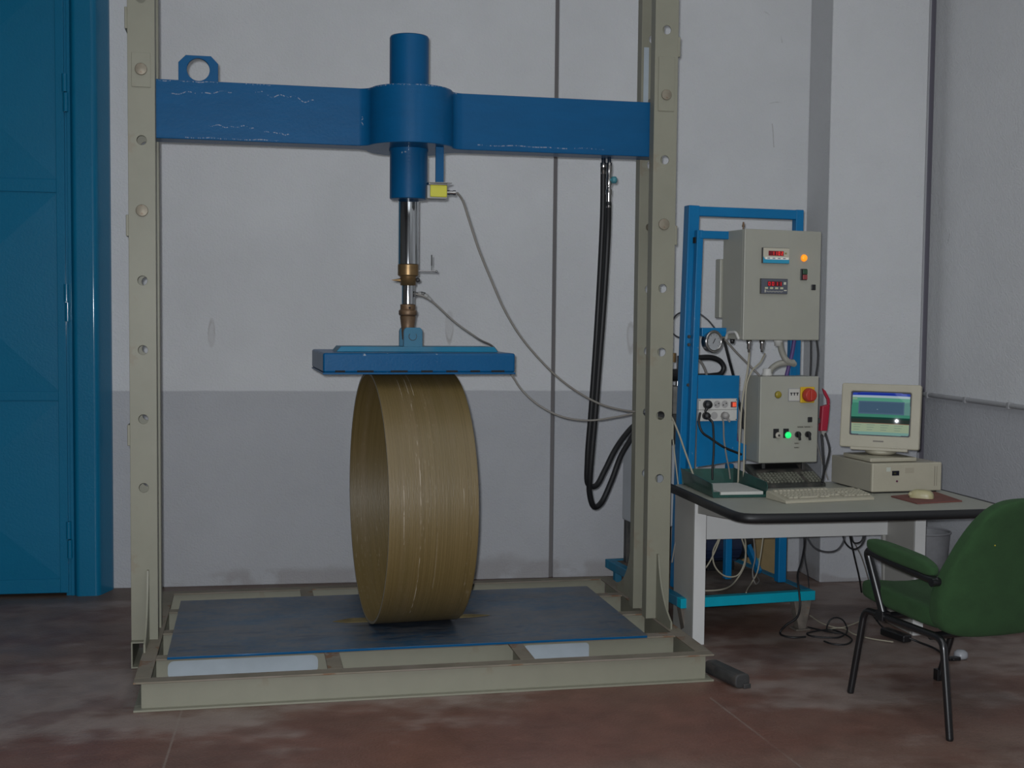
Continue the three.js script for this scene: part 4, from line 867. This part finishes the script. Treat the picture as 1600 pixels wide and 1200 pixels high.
// CRT monitor on a swivel foot
{
  const base = thing('crt_monitor', 'beige cathode ray monitor with lit screen tilted on its swivel foot', 'monitor', [2.757, DY + 0.1435, 1.50], -0.60);
  part('swivel_foot', [(() => { const g = rb(-0.125, 0.125, 0, 0.020, -0.135, 0.125, 0.006); g.rotateY(0.60 + 0.085); return g; })()], beigePlastic, base);
  part('swivel_ball', [lathe([[0, 0.058], [0.05, 0.056], [0.078, 0.042], [0.07, 0.028], [0.05, 0.020], [0, 0.018]], 0, -0.02, 40)], beigePlastic, base);
  const tilt = -0.135, H = 0.313, W = 0.374;
  const hd = new THREE.Group(); hd.name = numbered('monitor_head'); base.add(hd); hd.position.set(0.0, 0.057, 0.05); hd.rotation.x = tilt;
  const fr = roundRect(-W / 2, W / 2, 0, H, 0.012), op = new THREE.Path(roundRect(-0.142, 0.142, 0.060, 0.275, 0.010).getPoints(8)); fr.holes.push(op);
  part('bezel', [ext(fr, 0.045, 0.005).translate(0, 0, -0.04), rb(-0.135, 0.135, -0.012, 0.02, -0.038, 0.003, 0.003)], beigePlastic, hd);
  const back = new THREE.CylinderGeometry(0.13 * 1.414, 0.19 * 1.414, 0.27, 4, 1); back.rotateY(Math.PI / 4); back.rotateX(-Math.PI / 2); back.scale(0.96, 0.78, 1);
  part('rear_shell', [T(toCreasedNormals(back, 0.4), 0, H / 2, -0.17)], beigePlastic, hd);
  part('bezel_recess', [(() => { const s = roundRect(-0.1425, 0.1425, 0.0595, 0.2755, 0.01); const q = new THREE.Path(roundRect(-0.136, 0.136, 0.066, 0.269, 0.008).getPoints(8)); s.holes.push(q); return T(ext(s, 0.012), 0, 0, -0.018); })()], std({ color: rgb(0.03, 0.028, 0.05), roughness: 0.5 }), hd);
  // bulged glass
  const sc = new THREE.PlaneGeometry(0.276, 0.207, 32, 24); const p = sc.attributes.position;
  for (let i = 0; i < p.count; i++) { const x = p.getX(i), y = p.getY(i); p.setZ(i, 0.014 - (x * x * 0.83 + y * y * 0.83)); }
  sc.computeVertexNormals();
  const scr = canvasTex(640, 480, (g, w, h) => {
    g.fillStyle = '#1c2a92'; g.fillRect(0, 0, w, h);
    g.fillStyle = '#3b57c6'; g.fillRect(0, 0, w, 34); g.fillStyle = '#1f36ae'; g.fillRect(60, 10, 480, 14); g.fillStyle = '#c4d8e4'; g.fillRect(0, 34, w, 30);
    g.fillStyle = '#4f9f86'; g.fillRect(0, 60, w, 220); g.fillStyle = '#68b79c'; g.fillRect(0, 60, w, 60); g.fillStyle = '#95c4a0'; g.fillRect(0, 56, 60, 30);
    g.fillStyle = '#5f7c96'; g.fillRect(78, 100, 500, 146); g.fillStyle = '#53708a'; g.fillRect(90, 112, 476, 120);
    g.fillStyle = '#74a9a0'; g.fillRect(578, 100, 62, 146); g.fillStyle = '#9fb9c6'; g.fillRect(285, 188, 10, 8);
    g.fillStyle = '#1d4a41'; g.fillRect(0, 280, w, 26); g.fillStyle = '#33403a'; g.fillRect(0, 300, w, 48);
    g.fillStyle = '#a1705a'; g.fillRect(0, 346, w, 6);
    g.fillStyle = '#b4c8a8'; g.fillRect(0, 352, w, 96); g.fillStyle = '#8fbdb4'; g.fillRect(0, 446, w, 34);
    g.fillStyle = '#8ea595'; for (let r = 0; r < 3; r++) for (let c = 0; c < 4; c++) g.fillRect(30 + c * 150, 366 + r * 27, 90 - (r * 13) % 30, 6);
  });
  part('screen_glass', [T(sc, 0, 0.1675, -0.003)], phy({ color: 0x06070a, emissive: 0xffffff, emissiveMap: scr, emissiveIntensity: 0.5, roughness: 0.06, specularIntensity: 0.7 }), hd, true);
  part('maker_badge', [rb(-0.028, 0.022, 0.030, 0.037, 0.0045, 0.0055, 0.0003)], std({ color: rgb(0.18, 0.165, 0.14), roughness: 0.6 }), hd);
  for (let k = 0; k < 4; k++) part('control_key', [rb(0.06 + k * 0.014, 0.069 + k * 0.014, 0.002, 0.007, 0.002, 0.006, 0.001)], beigePlastic, hd);
}
// mouse pad and mouse
{
  const q = [[2.675, 1.790], [2.690, 2.013], [2.935, 1.963], [2.957, 1.678]];
  const s = shapeOf(q.map(p => [p[0] - 2.81, -(p[1] - 1.87)]));
  single('mouse_pad', 'reddish brown mouse pad at the right front of the desk', 'mouse pad', [extUp(s, 0, 0.006, 0.001)], std({ map: painted([0.17, 0.062, 0.05], { vary: 0.15, rep: 6 }), roughness: 0.85 }), [2.81, DY + 0.0002, 1.87]);
  const t = thing('computer_mouse', 'cream computer mouse resting on the brown pad', 'mouse', [2.79, DY + 0.0065, 1.862], 0.95);
  const m = std({ color: rgb(0.40, 0.36, 0.20), roughness: 0.4 });
  const g = new THREE.SphereGeometry(1, 36, 24), p = g.attributes.position;
  for (let i = 0; i < p.count; i++) { const f = (v, e) => Math.sign(v) * Math.pow(Math.abs(v), e); p.setXYZ(i, f(p.getX(i), 0.6) * 0.033, Math.max(0, f(p.getY(i), 0.75)) * 0.038, f(p.getZ(i), 0.62) * 0.054); }
  g.computeVertexNormals();
  part('mouse_shell', [g], m, t);
  for (const s2 of [-1, 1]) part('mouse_button', [rb(s2 > 0 ? 0.001 : -0.026, s2 > 0 ? 0.026 : -0.001, 0.006, 0.024, -0.056, -0.032, 0.006)], m, t);
}
// waste bin behind the desk
{
  const m = std({ map: painted([0.20, 0.20, 0.21], { vary: 0.12, rep: 5 }), roughness: 0.6 });
  const t = thing('waste_bin', 'grey round waste bin standing in the corner behind the desk', 'bin', [3.475, 0, 0.62]);
  part('bin_wall', [lathe([[0, 0.004], [0.105, 0.004], [0.108, 0.0], [0.112, 0.004], [0.138, 0.35], [0.134, 0.35], [0.105, 0.012], [0, 0.012]], 0, 0, 48)], m, t);
  part('bin_rim', [(() => { const g = new THREE.TorusGeometry(0.138, 0.006, 10, 48); g.rotateX(Math.PI / 2); return T(g, 0, 0.35, 0); })()], m, t);
}

// ---------------------------------------------------------------- green office chair
{
  const n = fbm(512, 6, 6, 4, 201);
  const wv = tex(512, (x, y, i) => { const k = 0.8 + 0.3 * (n[i] - 0.5) + 0.22 * Math.sin(x * Math.PI / 2) * Math.sin(y * Math.PI / 2) + 0.12 * (N5c[i] - 0.5); return [0.027 * k, 0.080 * k, 0.024 * k]; }, { repeat: 3 });
  const wb = tex(512, (x, y, i) => 0.5 + 0.35 * Math.sin(x * Math.PI / 2) * Math.sin(y * Math.PI / 2) + 0.15 * N5c[i], { srgb: false, repeat: 3 });
  const fabric = phy({ map: wv, bumpMap: wb, bumpScale: 0.002, roughness: 0.95, sheen: 0.35, sheenColor: rgb(0.1, 0.2, 0.09), sheenRoughness: 0.6 });
  const frame = phy({ color: rgb(0.008, 0.008, 0.009), roughness: 0.35, clearcoat: 0.4, clearcoatRoughness: 0.2 });
  const t = thing('office_chair', 'green upholstered armchair with black tube legs in front of the desk', 'chair', [2.543, 0, 2.612], 0.17);
  // padded shapes: a superellipsoid bent by a function
  const pad = (w, h, d, e1, e2, bend, seg = 64) => {
    const g = new THREE.SphereGeometry(1, seg, seg / 2), p = g.attributes.position, f = (v, e) => Math.sign(v) * Math.pow(Math.abs(v), e);
    for (let i = 0; i < p.count; i++) {
      const x = p.getX(i), y = p.getY(i), z = p.getZ(i);   // y is the thin axis
      const r = Math.sqrt(x * x + z * z) || 1e-9, cx = x / r, cz = z / r;
      const v = [f(r, e2) * f(cx, e1) * w / 2, f(y, e2) * h / 2, f(r, e2) * f(cz, e1) * d / 2];
      p.setXYZ(i, ...bend(v));
    }
    g.computeVertexNormals(); return g;
  };
  // seat: dished cushion, front edge rolled down
  part('seat', [pad(0.50, 0.115, 0.60, 0.40, 0.5, ([x, y, z]) => {
    const fr = Math.max(0, -z - 0.14); return [x * (1 - 0.25 * fr), y + 0.437 - 0.035 * (1 - (x / 0.24) ** 2) * (y > 0 ? 1 : 0) - fr * fr * 0.7 - z * 0.05, z - 0.05];
  })], fabric, t);
  // backrest: wide wrapped shell reclining to the rear
  const bk = part('backrest', [pad(0.545, 0.12, 0.53, 0.40, 0.5, ([x, y, z]) => {
    const v = z / 0.53 + 0.5;                            // 0 bottom .. 1 top
    const wd = 1 - 0.36 * Math.pow(Math.max(0, v - 0.36) / 0.64, 1.15);
    const X = x * wd, wrap = -0.62 * X * X;
    return [X, 0.362 + v * 0.515 + 0.03 * Math.cos(X * 5) * v, 0.215 + v * v * 0.11 + v * 0.05 + y * (1 - 0.2 * v) + wrap + 0.03];
  }, 80)], fabric, t);
  // welt line on the back, a yellow speck of lint
  part('lint_speck', [new THREE.SphereGeometry(0.0028, 10, 8)], std({ color: rgb(0.35, 0.3, 0.02), roughness: 0.8 }), bk).position.set(-0.135, 0.735, 0.382);
  const R = 0.0145;
  for (const s of [-1, 1]) {
    const x = s * 0.242;
    part('side_frame', [bentTube([s < 0 ? [-0.268, 0.008, -0.293] : [0.205, 0.008, -0.335], [x, 0.362, -0.245], [x, 0.362, 0.245], [s * 0.255, 0.008, 0.315]], R, 0.04)], frame, t);
    const c = part('arm_support', [(() => {
      const g = bentTube([[x, 0.362, -0.115], [s * 0.262, 0.618, -0.215], [s * 0.266, 0.604, -0.10], [s * 0.272, 0.580, 0.235]], 0.018, 0.035, 12); return g;
    })()], frame, t);
    part('arm_clip', [rb(x - 0.02, x + 0.02, 0.345, 0.385, -0.15, -0.10, 0.004)], frame, c);
    part('arm_bolt', [cylX(0.016, Math.min(s * 0.25, s * 0.298), Math.max(s * 0.25, s * 0.298), 0.578, 0.238, 16)], frame, c);
    part('armrest', [(() => {
      const g = pad(0.066, 0.062, 0.42, 0.6, 0.6, ([X, y, z]) => [X + s * 0.266, y + 0.636 - z * 0.06 - (z > 0.12 ? (z - 0.12) * 0.12 : 0), z + 0.015], 40); return g;
    })()], fabric, t);
  }
  part('cross_tube', [cylX(R, -0.235, 0.235, 0.352, -0.16, 14), cylX(R, -0.235, 0.235, 0.352, 0.16, 14)], frame, t);
  part('leg_stop', [rb(0.189, 0.221, 0.001, 0.05, -0.351, -0.319, 0.003)], frame, t);
}

// ---------------------------------------------------------------- cables and hoses (metre points along each run)
const RUN = {
  sensor_cable: [[0.665,2.106,1.54],[0.689,2.079,1.518],[0.725,1.986,1.495],[0.773,1.857,1.473],[0.831,1.729,1.45],[0.899,1.588,1.428],[0.98,1.463,1.405],[1.071,1.36,1.383],[1.176,1.262,1.36],[1.285,1.187,1.338],[1.402,1.129,1.315],[1.52,1.099,1.293],[1.62,1.088,1.27]],
  load_cell_cable: [[0.483,1.651,1.43],[0.524,1.64,1.43],[0.567,1.614,1.42],[0.674,1.523,1.38],[0.786,1.448,1.34],[0.914,1.384,1.1],[0.963,1.296,1.1],[0.989,1.26,1.14],[1.028,1.196,1.18],[1.108,1.122,1.2],[1.226,1.063,1.22],[1.361,1.044,1.22],[1.507,1.062,1.22],[1.625,1.09,1.25]],
  hose_a: [[1.391,2.266,1.33],[1.401,2.063,1.29],[1.402,1.787,1.25],[1.394,1.412,1.21],[1.385,1.093,1.17],[1.378,0.833,1.13],[1.393,0.709,1.09],[1.442,0.696,1.05],[1.497,0.769,1.01],[1.556,0.863,0.97],[1.617,0.934,0.93],[1.685,0.991,0.89],[1.764,1.017,0.85]],
  hose_b: [[1.409,2.093,1.37],[1.418,1.968,1.328],[1.417,1.693,1.285],[1.406,1.35,1.243],[1.395,1.032,1.201],[1.386,0.773,1.158],[1.394,0.67,1.116],[1.428,0.592,1.074],[1.474,0.604,1.032],[1.537,0.709,0.989],[1.597,0.836,0.947],[1.651,0.905,0.905],[1.706,0.968,0.862],[1.773,0.991,0.82]],
  desk_drop_a: [[2.043,0.69,1.22],[2.043,0.58,1.22],[2.043,0.456,1.22],[2.018,0.374,1.2],[2.03,0.299,1.2],[2.085,0.248,1.2],[2.149,0.25,1.2],[2.185,0.312,1.2],[2.19,0.41,1.2],[2.175,0.46,1.22],[2.175,0.58,1.22],[2.175,0.69,1.22]],
  power_lead: [[2.507,0.69,1.2],[2.507,0.58,1.2],[2.507,0.476,1.2],[2.497,0.407,1.22],[2.44,0.336,1.32],[2.38,0.288,1.42],[2.371,0.204,1.47],[2.371,0.149,1.48],[2.36,0.093,1.47],[2.315,0.05,1.445],[2.292,0.012,1.43],[2.292,0.008,1.488],[2.336,0.008,1.518],[2.388,0.008,1.512]],
  floor_coil_a: [[2.475,0.008,1.337],[2.523,0.008,1.406],[2.555,0.008,1.448],[2.598,0.01,1.485],[2.542,0.01,1.551],[2.48,0.01,1.544],[2.421,0.01,1.512],[2.418,0.01,1.463],[2.458,0.012,1.439],[2.569,0.012,1.415],[2.6,0.01,1.51],[2.59,0.008,1.598],[2.521,0.008,1.671],[2.465,0.008,1.652],[2.444,0.01,1.61]],
  floor_coil_arch: [[2.537,0.008,1.42],[2.552,0.035,1.4],[2.568,0.06,1.4],[2.598,0.069,1.4],[2.632,0.055,1.4],[2.654,0.018,1.4],[2.6,0.01,1.51]],
  floor_white: [[2.577,0.012,1.126],[2.581,0.008,1.272],[2.624,0.008,1.368],[2.717,0.008,1.315],[2.801,0.008,1.246]],
  floor_white2: [[2.523,0.008,1.406],[2.64,0.008,1.37],[2.65,0.008,1.497],[2.697,0.008,1.587],[2.772,0.008,1.656]],
  adapter_lead: [[2.822,0.074,1.3],[2.837,0.03,1.365],[2.802,0.03,1.514]],
  adapter_lead2: [[2.842,0.03,1.653],[2.888,0.012,1.686],[2.915,0.008,1.778],[2.903,0.008,1.931],[2.901,0.01,1.991]],
  left_black: [[2.046,1.448,1.22],[2.079,1.358,1.2],[2.125,1.259,1.15],[2.155,1.154,1.13],[2.184,1.056,1.13],[2.189,0.997,1.13]],
  left_grey: [[2.043,1.446,1.25],[2.1,1.386,1.25],[2.162,1.328,1.25],[2.219,1.269,1.27]],
  sig_a: [[2.141,1.391,1.33],[2.115,1.302,1.38],[2.084,1.156,1.4],[2.075,0.984,1.4],[2.079,0.819,1.38],[2.085,0.728,1.36]],
  sig_b: [[2.232,1.378,1.3],[2.187,1.339,1.36],[2.12,1.295,1.42],[2.098,1.236,1.42],[2.092,1.08,1.42],[2.091,0.814,1.42],[2.092,0.761,1.42]],
  conduit_a: [[2.31,1.442,1.3],[2.318,1.395,1.3],[2.343,1.35,1.3],[2.411,1.326,1.24]],
  conduit_b: [[2.255,1.261,1.3],[2.264,1.299,1.3],[2.303,1.328,1.3],[2.4,1.336,1.26]],
  purple: [[2.417,1.444,1.22],[2.405,1.37,1.22],[2.389,1.305,1.22],[2.377,1.257,1.22]],
  bk1: [[2.484,1.446,1.27],[2.486,1.356,1.27],[2.485,1.26,1.27]],
  bk2: [[2.51,1.446,1.28],[2.519,1.382,1.28],[2.517,1.318,1.28],[2.508,1.257,1.28]],
  pend1: [[2.523,0.976,1.34],[2.524,0.882,1.36],[2.512,0.807,1.4],[2.482,0.748,1.45]],
  pend2: [[2.543,0.982,1.34],[2.557,0.907,1.36],[2.539,0.852,1.38],[2.515,0.801,1.4],[2.485,0.76,1.45]],
  arc1: [[1.842,1.534,1.002],[1.853,1.564,1.031],[1.869,1.581,1.089],[1.915,1.587,1.114],[1.947,1.572,1.14],[1.983,1.543,1.155],[2.008,1.502,1.192]],
  arc2: [[1.843,1.475,1.002],[1.862,1.456,1.03],[1.885,1.447,1.067],[1.904,1.442,1.115]],
  hose_c: [[1.929,1.341,1.021],[1.986,1.348,1.013],[2.061,1.348,1.004],[2.108,1.328,0.997],[2.127,1.295,0.995],[2.11,1.265,0.997],[2.059,1.255,1.004],[1.98,1.252,1.014]],
  grey_c: [[1.915,1.343,1.063],[1.976,1.333,1.055],[2.001,1.3,1.052],[2.02,1.254,1.049]],
  plug1: [[1.895,1.086,1.328],[1.886,1.042,1.339],[1.901,0.996,1.347],[1.946,0.964,1.341],[2.015,0.921,1.332],[2.12,0.879,1.298]],
  plug2: [[1.93,1.066,1.323],[1.951,1.049,1.341],[1.962,0.979,1.339],[1.964,0.884,1.339],[1.959,0.809,1.34],[1.96,0.764,1.34]],
  plug3: [[2.009,1.071,1.313],[2.012,1.048,1.333],[2.018,0.962,1.332],[2.033,0.876,1.33],[2.049,0.806,1.328],[2.056,0.762,1.327]],
  left_beige1: [[1.771,1.079,1.2],[1.779,1.057,1.24],[1.801,0.987,1.28],[1.833,0.896,1.29],[1.864,0.808,1.3],[1.871,0.775,1.32]],
  left_beige2: [[1.778,1.063,1.2],[1.783,1.016,1.22],[1.79,0.877,1.26],[1.809,0.719,1.27],[1.828,0.589,1.26],[1.86,0.426,1.25],[1.905,0.322,1.22]],
  left_beige3: [[1.873,0.639,1.26],[1.829,0.554,1.28],[1.798,0.449,1.28],[1.78,0.343,1.28]],
  wire_r: [[2.514,0.94,1.3],[2.535,0.845,1.32],[2.533,0.766,1.4]],
  behind_a: [[2.137,1.041,1.15],[2.153,0.927,1.15],[2.181,0.855,1.15]],
  behind_b: [[2.123,1.159,1.2],[2.158,1.094,1.2],[2.17,1.003,1.2]],
  loops_right_a: [[2.503,0.69,1.21],[2.503,0.58,1.21],[2.503,0.465,1.21],[2.518,0.432,1.21],[2.553,0.388,1.21],[2.616,0.363,1.21],[2.678,0.372,1.21],[2.712,0.418,1.21],[2.718,0.467,1.21],[2.718,0.58,1.21],[2.718,0.69,1.21]],
  loops_right_b: [[2.708,0.69,1.2],[2.708,0.58,1.2],[2.708,0.466,1.2],[2.731,0.399,1.2],[2.777,0.371,1.2],[2.819,0.397,1.2],[2.838,0.463,1.2],[2.838,0.58,1.2],[2.838,0.69,1.2]],
  loops_right_c: [[2.748,0.69,1.22],[2.748,0.58,1.22],[2.748,0.469,1.22],[2.764,0.409,1.22],[2.802,0.414,1.22],[2.818,0.467,1.22],[2.818,0.58,1.22],[2.818,0.69,1.22]],
  thin_lead: [[2.521,0.69,1.15],[2.521,0.58,1.15],[2.521,0.46,1.15],[2.549,0.317,1.1],[2.59,0.211,1.05],[2.62,0.131,1.0],[2.66,0.005,0.92]],
  black_right: [[2.743,0.69,1.2],[2.743,0.58,1.2],[2.743,0.472,1.2],[2.751,0.438,1.2],[2.825,0.311,1.1],[2.904,0.169,1.0],[2.941,0.087,0.95]],
  grey_right: [[2.75,0.69,1.2],[2.75,0.58,1.2],[2.75,0.472,1.2],[2.758,0.438,1.2],[2.861,0.317,1.1],[2.955,0.167,1.0],[3.0,0.086,0.95]],
  desk_drop_b: [[2.158,0.69,1.2],[2.158,0.58,1.2],[2.158,0.476,1.2],[2.198,0.367,1.18],[2.204,0.288,1.15],[2.157,0.215,1.16],[2.03,0.206,1.312],[1.932,0.206,1.329],[1.839,0.206,1.29]],
  desk_drop_c: [[2.063,0.69,1.2],[2.063,0.58,1.2],[2.063,0.478,1.2],[2.012,0.342,1.2],[1.976,0.287,1.2],[1.946,0.257,1.18]],
  desk_drop_d: [[2.284,0.69,1.2],[2.284,0.58,1.2],[2.284,0.474,1.2],[2.267,0.326,1.2],[2.254,0.261,1.2],[2.237,0.215,1.185],[2.163,0.206,1.314],[2.126,0.206,1.395]],
  desk_drop_e: [[2.225,0.69,1.21],[2.225,0.58,1.21],[2.225,0.476,1.21],[2.242,0.343,1.2],[2.23,0.261,1.2],[2.244,0.206,1.205],[2.285,0.206,1.149],[2.323,0.206,1.011]],
};

function cable(key, name, label, r, mat, category = 'cable', seg = 0) {
  const m = single(name, label, category, [tube(RUN[key], r, seg || RUN[key].length * 10, 8)], mat);
  return m;
}
cable('sensor_cable', 'sensor_cable', 'long grey cable sagging from the yellow sensor to the right column', 0.0052, greyCable);
cable('load_cell_cable', 'load_cell_cable', 'grey cable running from the load cell behind the platen to the right column', 0.0052, greyCable);
{
  const h = thing('hydraulic_hose', 'left black hydraulic hose hanging straight from the crossbeam fitting', 'hose');
  part('hose', [tube(RUN.hose_a, 0.0145, 140, 12)], blackRubber, h);
  const [x, y, z] = RUN.hose_a[0];
  part('hose_fitting', [lathe([[0, -0.03], [0.012, -0.03], [0.012, 0.0], [0.016, 0.002], [0.016, 0.022], [0.011, 0.024], [0.011, 0.052], [0, 0.052]], 0, 0, 12).translate(x, y, z)], bareSteel, h);
  const k = thing('hydraulic_hose', 'right black hydraulic hose with shut-off valve hanging in the lower loop', 'hose');
  part('hose', [tube(RUN.hose_b, 0.0145, 140, 12)], blackRubber, k);
  const [u, v, w] = RUN.hose_b[0];
  part('hose_fitting', [lathe([[0, -0.02], [0.012, -0.02], [0.012, 0.04], [0.015, 0.042], [0.015, 0.065], [0.010, 0.067], [0.010, 0.085], [0.015, 0.087], [0.015, 0.12], [0.012, 0.122], [0.012, 0.15], [0.014, 0.152], [0.014, 0.19], [0.009, 0.192], [0.009, 0.219], [0, 0.219]], 0, 0, 12).translate(u, v, w)], bareSteel, k);
  part('valve_knob', [cylX(0.006, 0, 0.016, 0.11, 0.01, 12).translate(u, v, w), lathe([[0, -0.016], [0.011, -0.015], [0.016, -0.005], [0.016, 0.006], [0.010, 0.016], [0, 0.017]], 0, 0, 16).translate(u + 0.022, v + 0.11, w + 0.01)], std({ color: rgb(0.05, 0.2, 0.24), roughness: 0.5 }), k);
}
cable('desk_drop_a', 'desk_cable', 'beige cable hanging in a wide loop under the left of the desk', 0.0042, beigeCable);
cable('desk_drop_b', 'desk_cable', 'beige cable dropping to the trolley deck behind the left desk leg', 0.0042, beigeCable);
cable('desk_drop_c', 'desk_cable', 'beige cable slanting behind the left desk leg under the panel', 0.0042, beigeCable);
cable('desk_drop_d', 'desk_cable', 'thin beige cable hanging in front of the cardboard box', 0.0036, beigeCable);
cable('desk_drop_e', 'desk_cable', 'thin beige cable twisting onto the deck left of the box', 0.0036, greyCable);
cable('power_lead', 'power_lead', 'thick black lead hanging from the desk past the trolley to the floor', 0.0052, blackRubber);
cable('thin_lead', 'thin_lead', 'thin dark lead hanging straight beside the thick black one', 0.003, darkCable);
cable('floor_coil_a', 'coiled_lead', 'black lead lying in flat coils on the floor behind the chair', 0.0045, blackRubber, 'cable', 160);
cable('floor_coil_arch', 'coiled_lead', 'black lead arching up from the coils on the floor', 0.004, blackRubber);
cable('floor_white', 'floor_cable', 'thin pale cable lying on the floor behind the coils', 0.0035, beigeCable);
cable('floor_white2', 'floor_cable', 'thin pale cable trailing from the coils past the chair leg', 0.0035, beigeCable);
{
  const t = thing('inline_adapter', 'black lead with inline adapter lying on the floor under the chair', 'adapter');
  part('lead', [tube(RUN.adapter_lead, 0.0045, 40, 8)], blackRubber, t);
  part('lead', [tube(RUN.adapter_lead2, 0.0055, 60, 8)], blackRubber, t);
  const g = rb(-0.026, 0.026, -0.018, 0.018, -0.085, 0.085, 0.008); g.rotateY(0.25);
  part('adapter_body', [T(g, 2.822, 0.0225, 1.585)], blackPlastic, t);
}
{
  const t = thing('floor_plug', 'pale round plug on the floor at the end of the black lead', 'plug', [2.962, 0, 1.945]);
  part('plug_body', [lathe([[0, 0.001], [0.026, 0.001], [0.032, 0.012], [0.03, 0.03], [0.018, 0.04], [0, 0.042]], 0, 0, 24)], std({ color: rgb(0.34, 0.35, 0.37), roughness: 0.35 }), t);
  part('plug_grip', [rb(-0.075, -0.018, 0.001, 0.018, 0.01, 0.036, 0.004)], blackPlastic, t);
}
cable('loops_right_a', 'desk_lead', 'grey lead looping low under the middle of the desk', 0.0042, darkCable);
cable('loops_right_b', 'desk_lead', 'black lead in a wide loop under the right of the desk', 0.0046, blackRubber);
cable('loops_right_c', 'desk_lead', 'black lead in a small tight loop under the right of the desk', 0.0042, blackRubber);
cable('black_right', 'desk_lead', 'straight black lead slanting down to the chair seat', 0.0046, blackRubber);
cable('grey_right', 'desk_lead', 'thin grey lead slanting down beside the straight black one', 0.0032, greyCable);
cable('left_black', 'cabinet_lead', 'thick black cable running down from the upper cabinet behind the socket panel', 0.0075, blackRubber);
cable('left_grey', 'cabinet_lead', 'grey cable slanting from the upper to the lower cabinet', 0.0055, greyCable);
cable('sig_a', 'signal_cable', 'left beige signal cable hanging from the cabinet plug to the desk', 0.0048, beigeCable);
cable('sig_b', 'signal_cable', 'right beige signal cable curving from the second cabinet plug', 0.0042, beigeCable);
const ribbed = (key, label) => {
  const c = new THREE.CatmullRomCurve3(V(RUN[key]), false, 'centripetal'), g = new THREE.TubeGeometry(c, 150, 0.0155, 14, false), p = g.attributes.position, q = new THREE.Vector3();
  for (let i = 0; i <= 150; i++) { const o = c.getPointAt(i / 150), k = i % 3 === 0 ? 0.86 : 1; for (let j = 0; j <= 14; j++) { const n = i * 15 + j; q.fromBufferAttribute(p, n).sub(o).multiplyScalar(k).add(o); p.setXYZ(n, q.x, q.y, q.z); } }
  g.computeVertexNormals();
  single('conduit_hose', label, 'conduit', [g], std({ color: rgb(0.30, 0.29, 0.25), roughness: 0.5 }));
};
ribbed('conduit_a', 'grey ribbed conduit curving down from the upper cabinet');
ribbed('conduit_b', 'grey ribbed conduit bending out of the lower cabinet');
cable('purple', 'bus_cable', 'purple cable between the two cabinets beside the blue post', 0.0105, std({ color: rgb(0.10, 0.055, 0.2), roughness: 0.5 }));
cable('bk1', 'cabinet_lead', 'left of two black leads between the cabinets at the right', 0.0045, blackRubber);
cable('bk2', 'cabinet_lead', 'right bowed one of two black leads between the cabinets', 0.005, blackRubber);
cable('pend1', 'pendant_lead', 'left straight lead hanging from the red pendant', 0.0062, blackRubber);
cable('pend2', 'pendant_lead', 'right bowed lead hanging from the red pendant', 0.0055, blackRubber);
cable('arc1', 'looped_cable', 'thin dark cable arching over the top behind the blue post', 0.0042, darkCable);
cable('arc2', 'looped_cable', 'thin dark cable sagging between column and blue post', 0.0042, darkCable);
cable('hose_c', 'return_hose', 'fat black hose making a U-turn above the socket panel', 0.0145, blackRubber, 'hose');
cable('grey_c', 'return_hose', 'thin grey hose dropping inside the U-turn of the black one', 0.007, greyCable, 'hose');
cable('plug1', 'mains_lead', 'black lead sweeping right from the large plug across the panel', 0.0062, blackRubber);
cable('plug2', 'mains_lead', 'black lead hanging from the angled plug down behind the tray', 0.0056, blackRubber);
cable('plug3', 'mains_lead', 'pale grey lead hanging from the grey plug behind the tray', 0.0042, greyCable);
cable('left_beige1', 'column_cable', 'beige cable slanting from the column down to the tray', 0.0048, beigeCable);
cable('left_beige2', 'column_cable', 'beige cable running down the blue post beside the desk', 0.0036, beigeCable);
cable('left_beige3', 'column_cable', 'beige cable bowing out below the desk edge by the post', 0.0042, greyCable);
cable('wire_r', 'thin_wire', 'thin grey wire behind the leads of the red pendant', 0.003, greyCable);
cable('behind_a', 'panel_wire', 'purple wire right of the socket panel', 0.0055, std({ color: rgb(0.10, 0.055, 0.2), roughness: 0.5 }));
cable('behind_b', 'panel_wire', 'dark wire hanging behind the signal cables', 0.006, blackRubber);

const GROUPS = { desk_cable: 'beige cables hanging under the left of the desk', desk_lead: 'leads hanging under the right of the desk', mains_lead: 'leads of the mains plugs', cabinet_lead: 'leads between the two cabinets',
  signal_cable: 'signal cables from the upper cabinet', pendant_lead: 'leads of the red pendant', column_cable: 'cables from the right column', floor_cable: 'pale cables on the floor', coiled_lead: 'coiled black leads on the floor',
  looped_cable: 'thin dark cables behind the blue post', panel_wire: 'wires beside the socket panel', conduit_hose: 'ribbed conduits between the cabinets', hydraulic_hose: 'black hydraulic hoses hanging from the crossbeam', return_hose: 'hoses above the socket panel' };
for (const o of scene.children) { const k = o.name.replace(/_\d+$/, ''); if (GROUPS[k]) o.userData.group = GROUPS[k]; }

renderer.render(scene, camera);
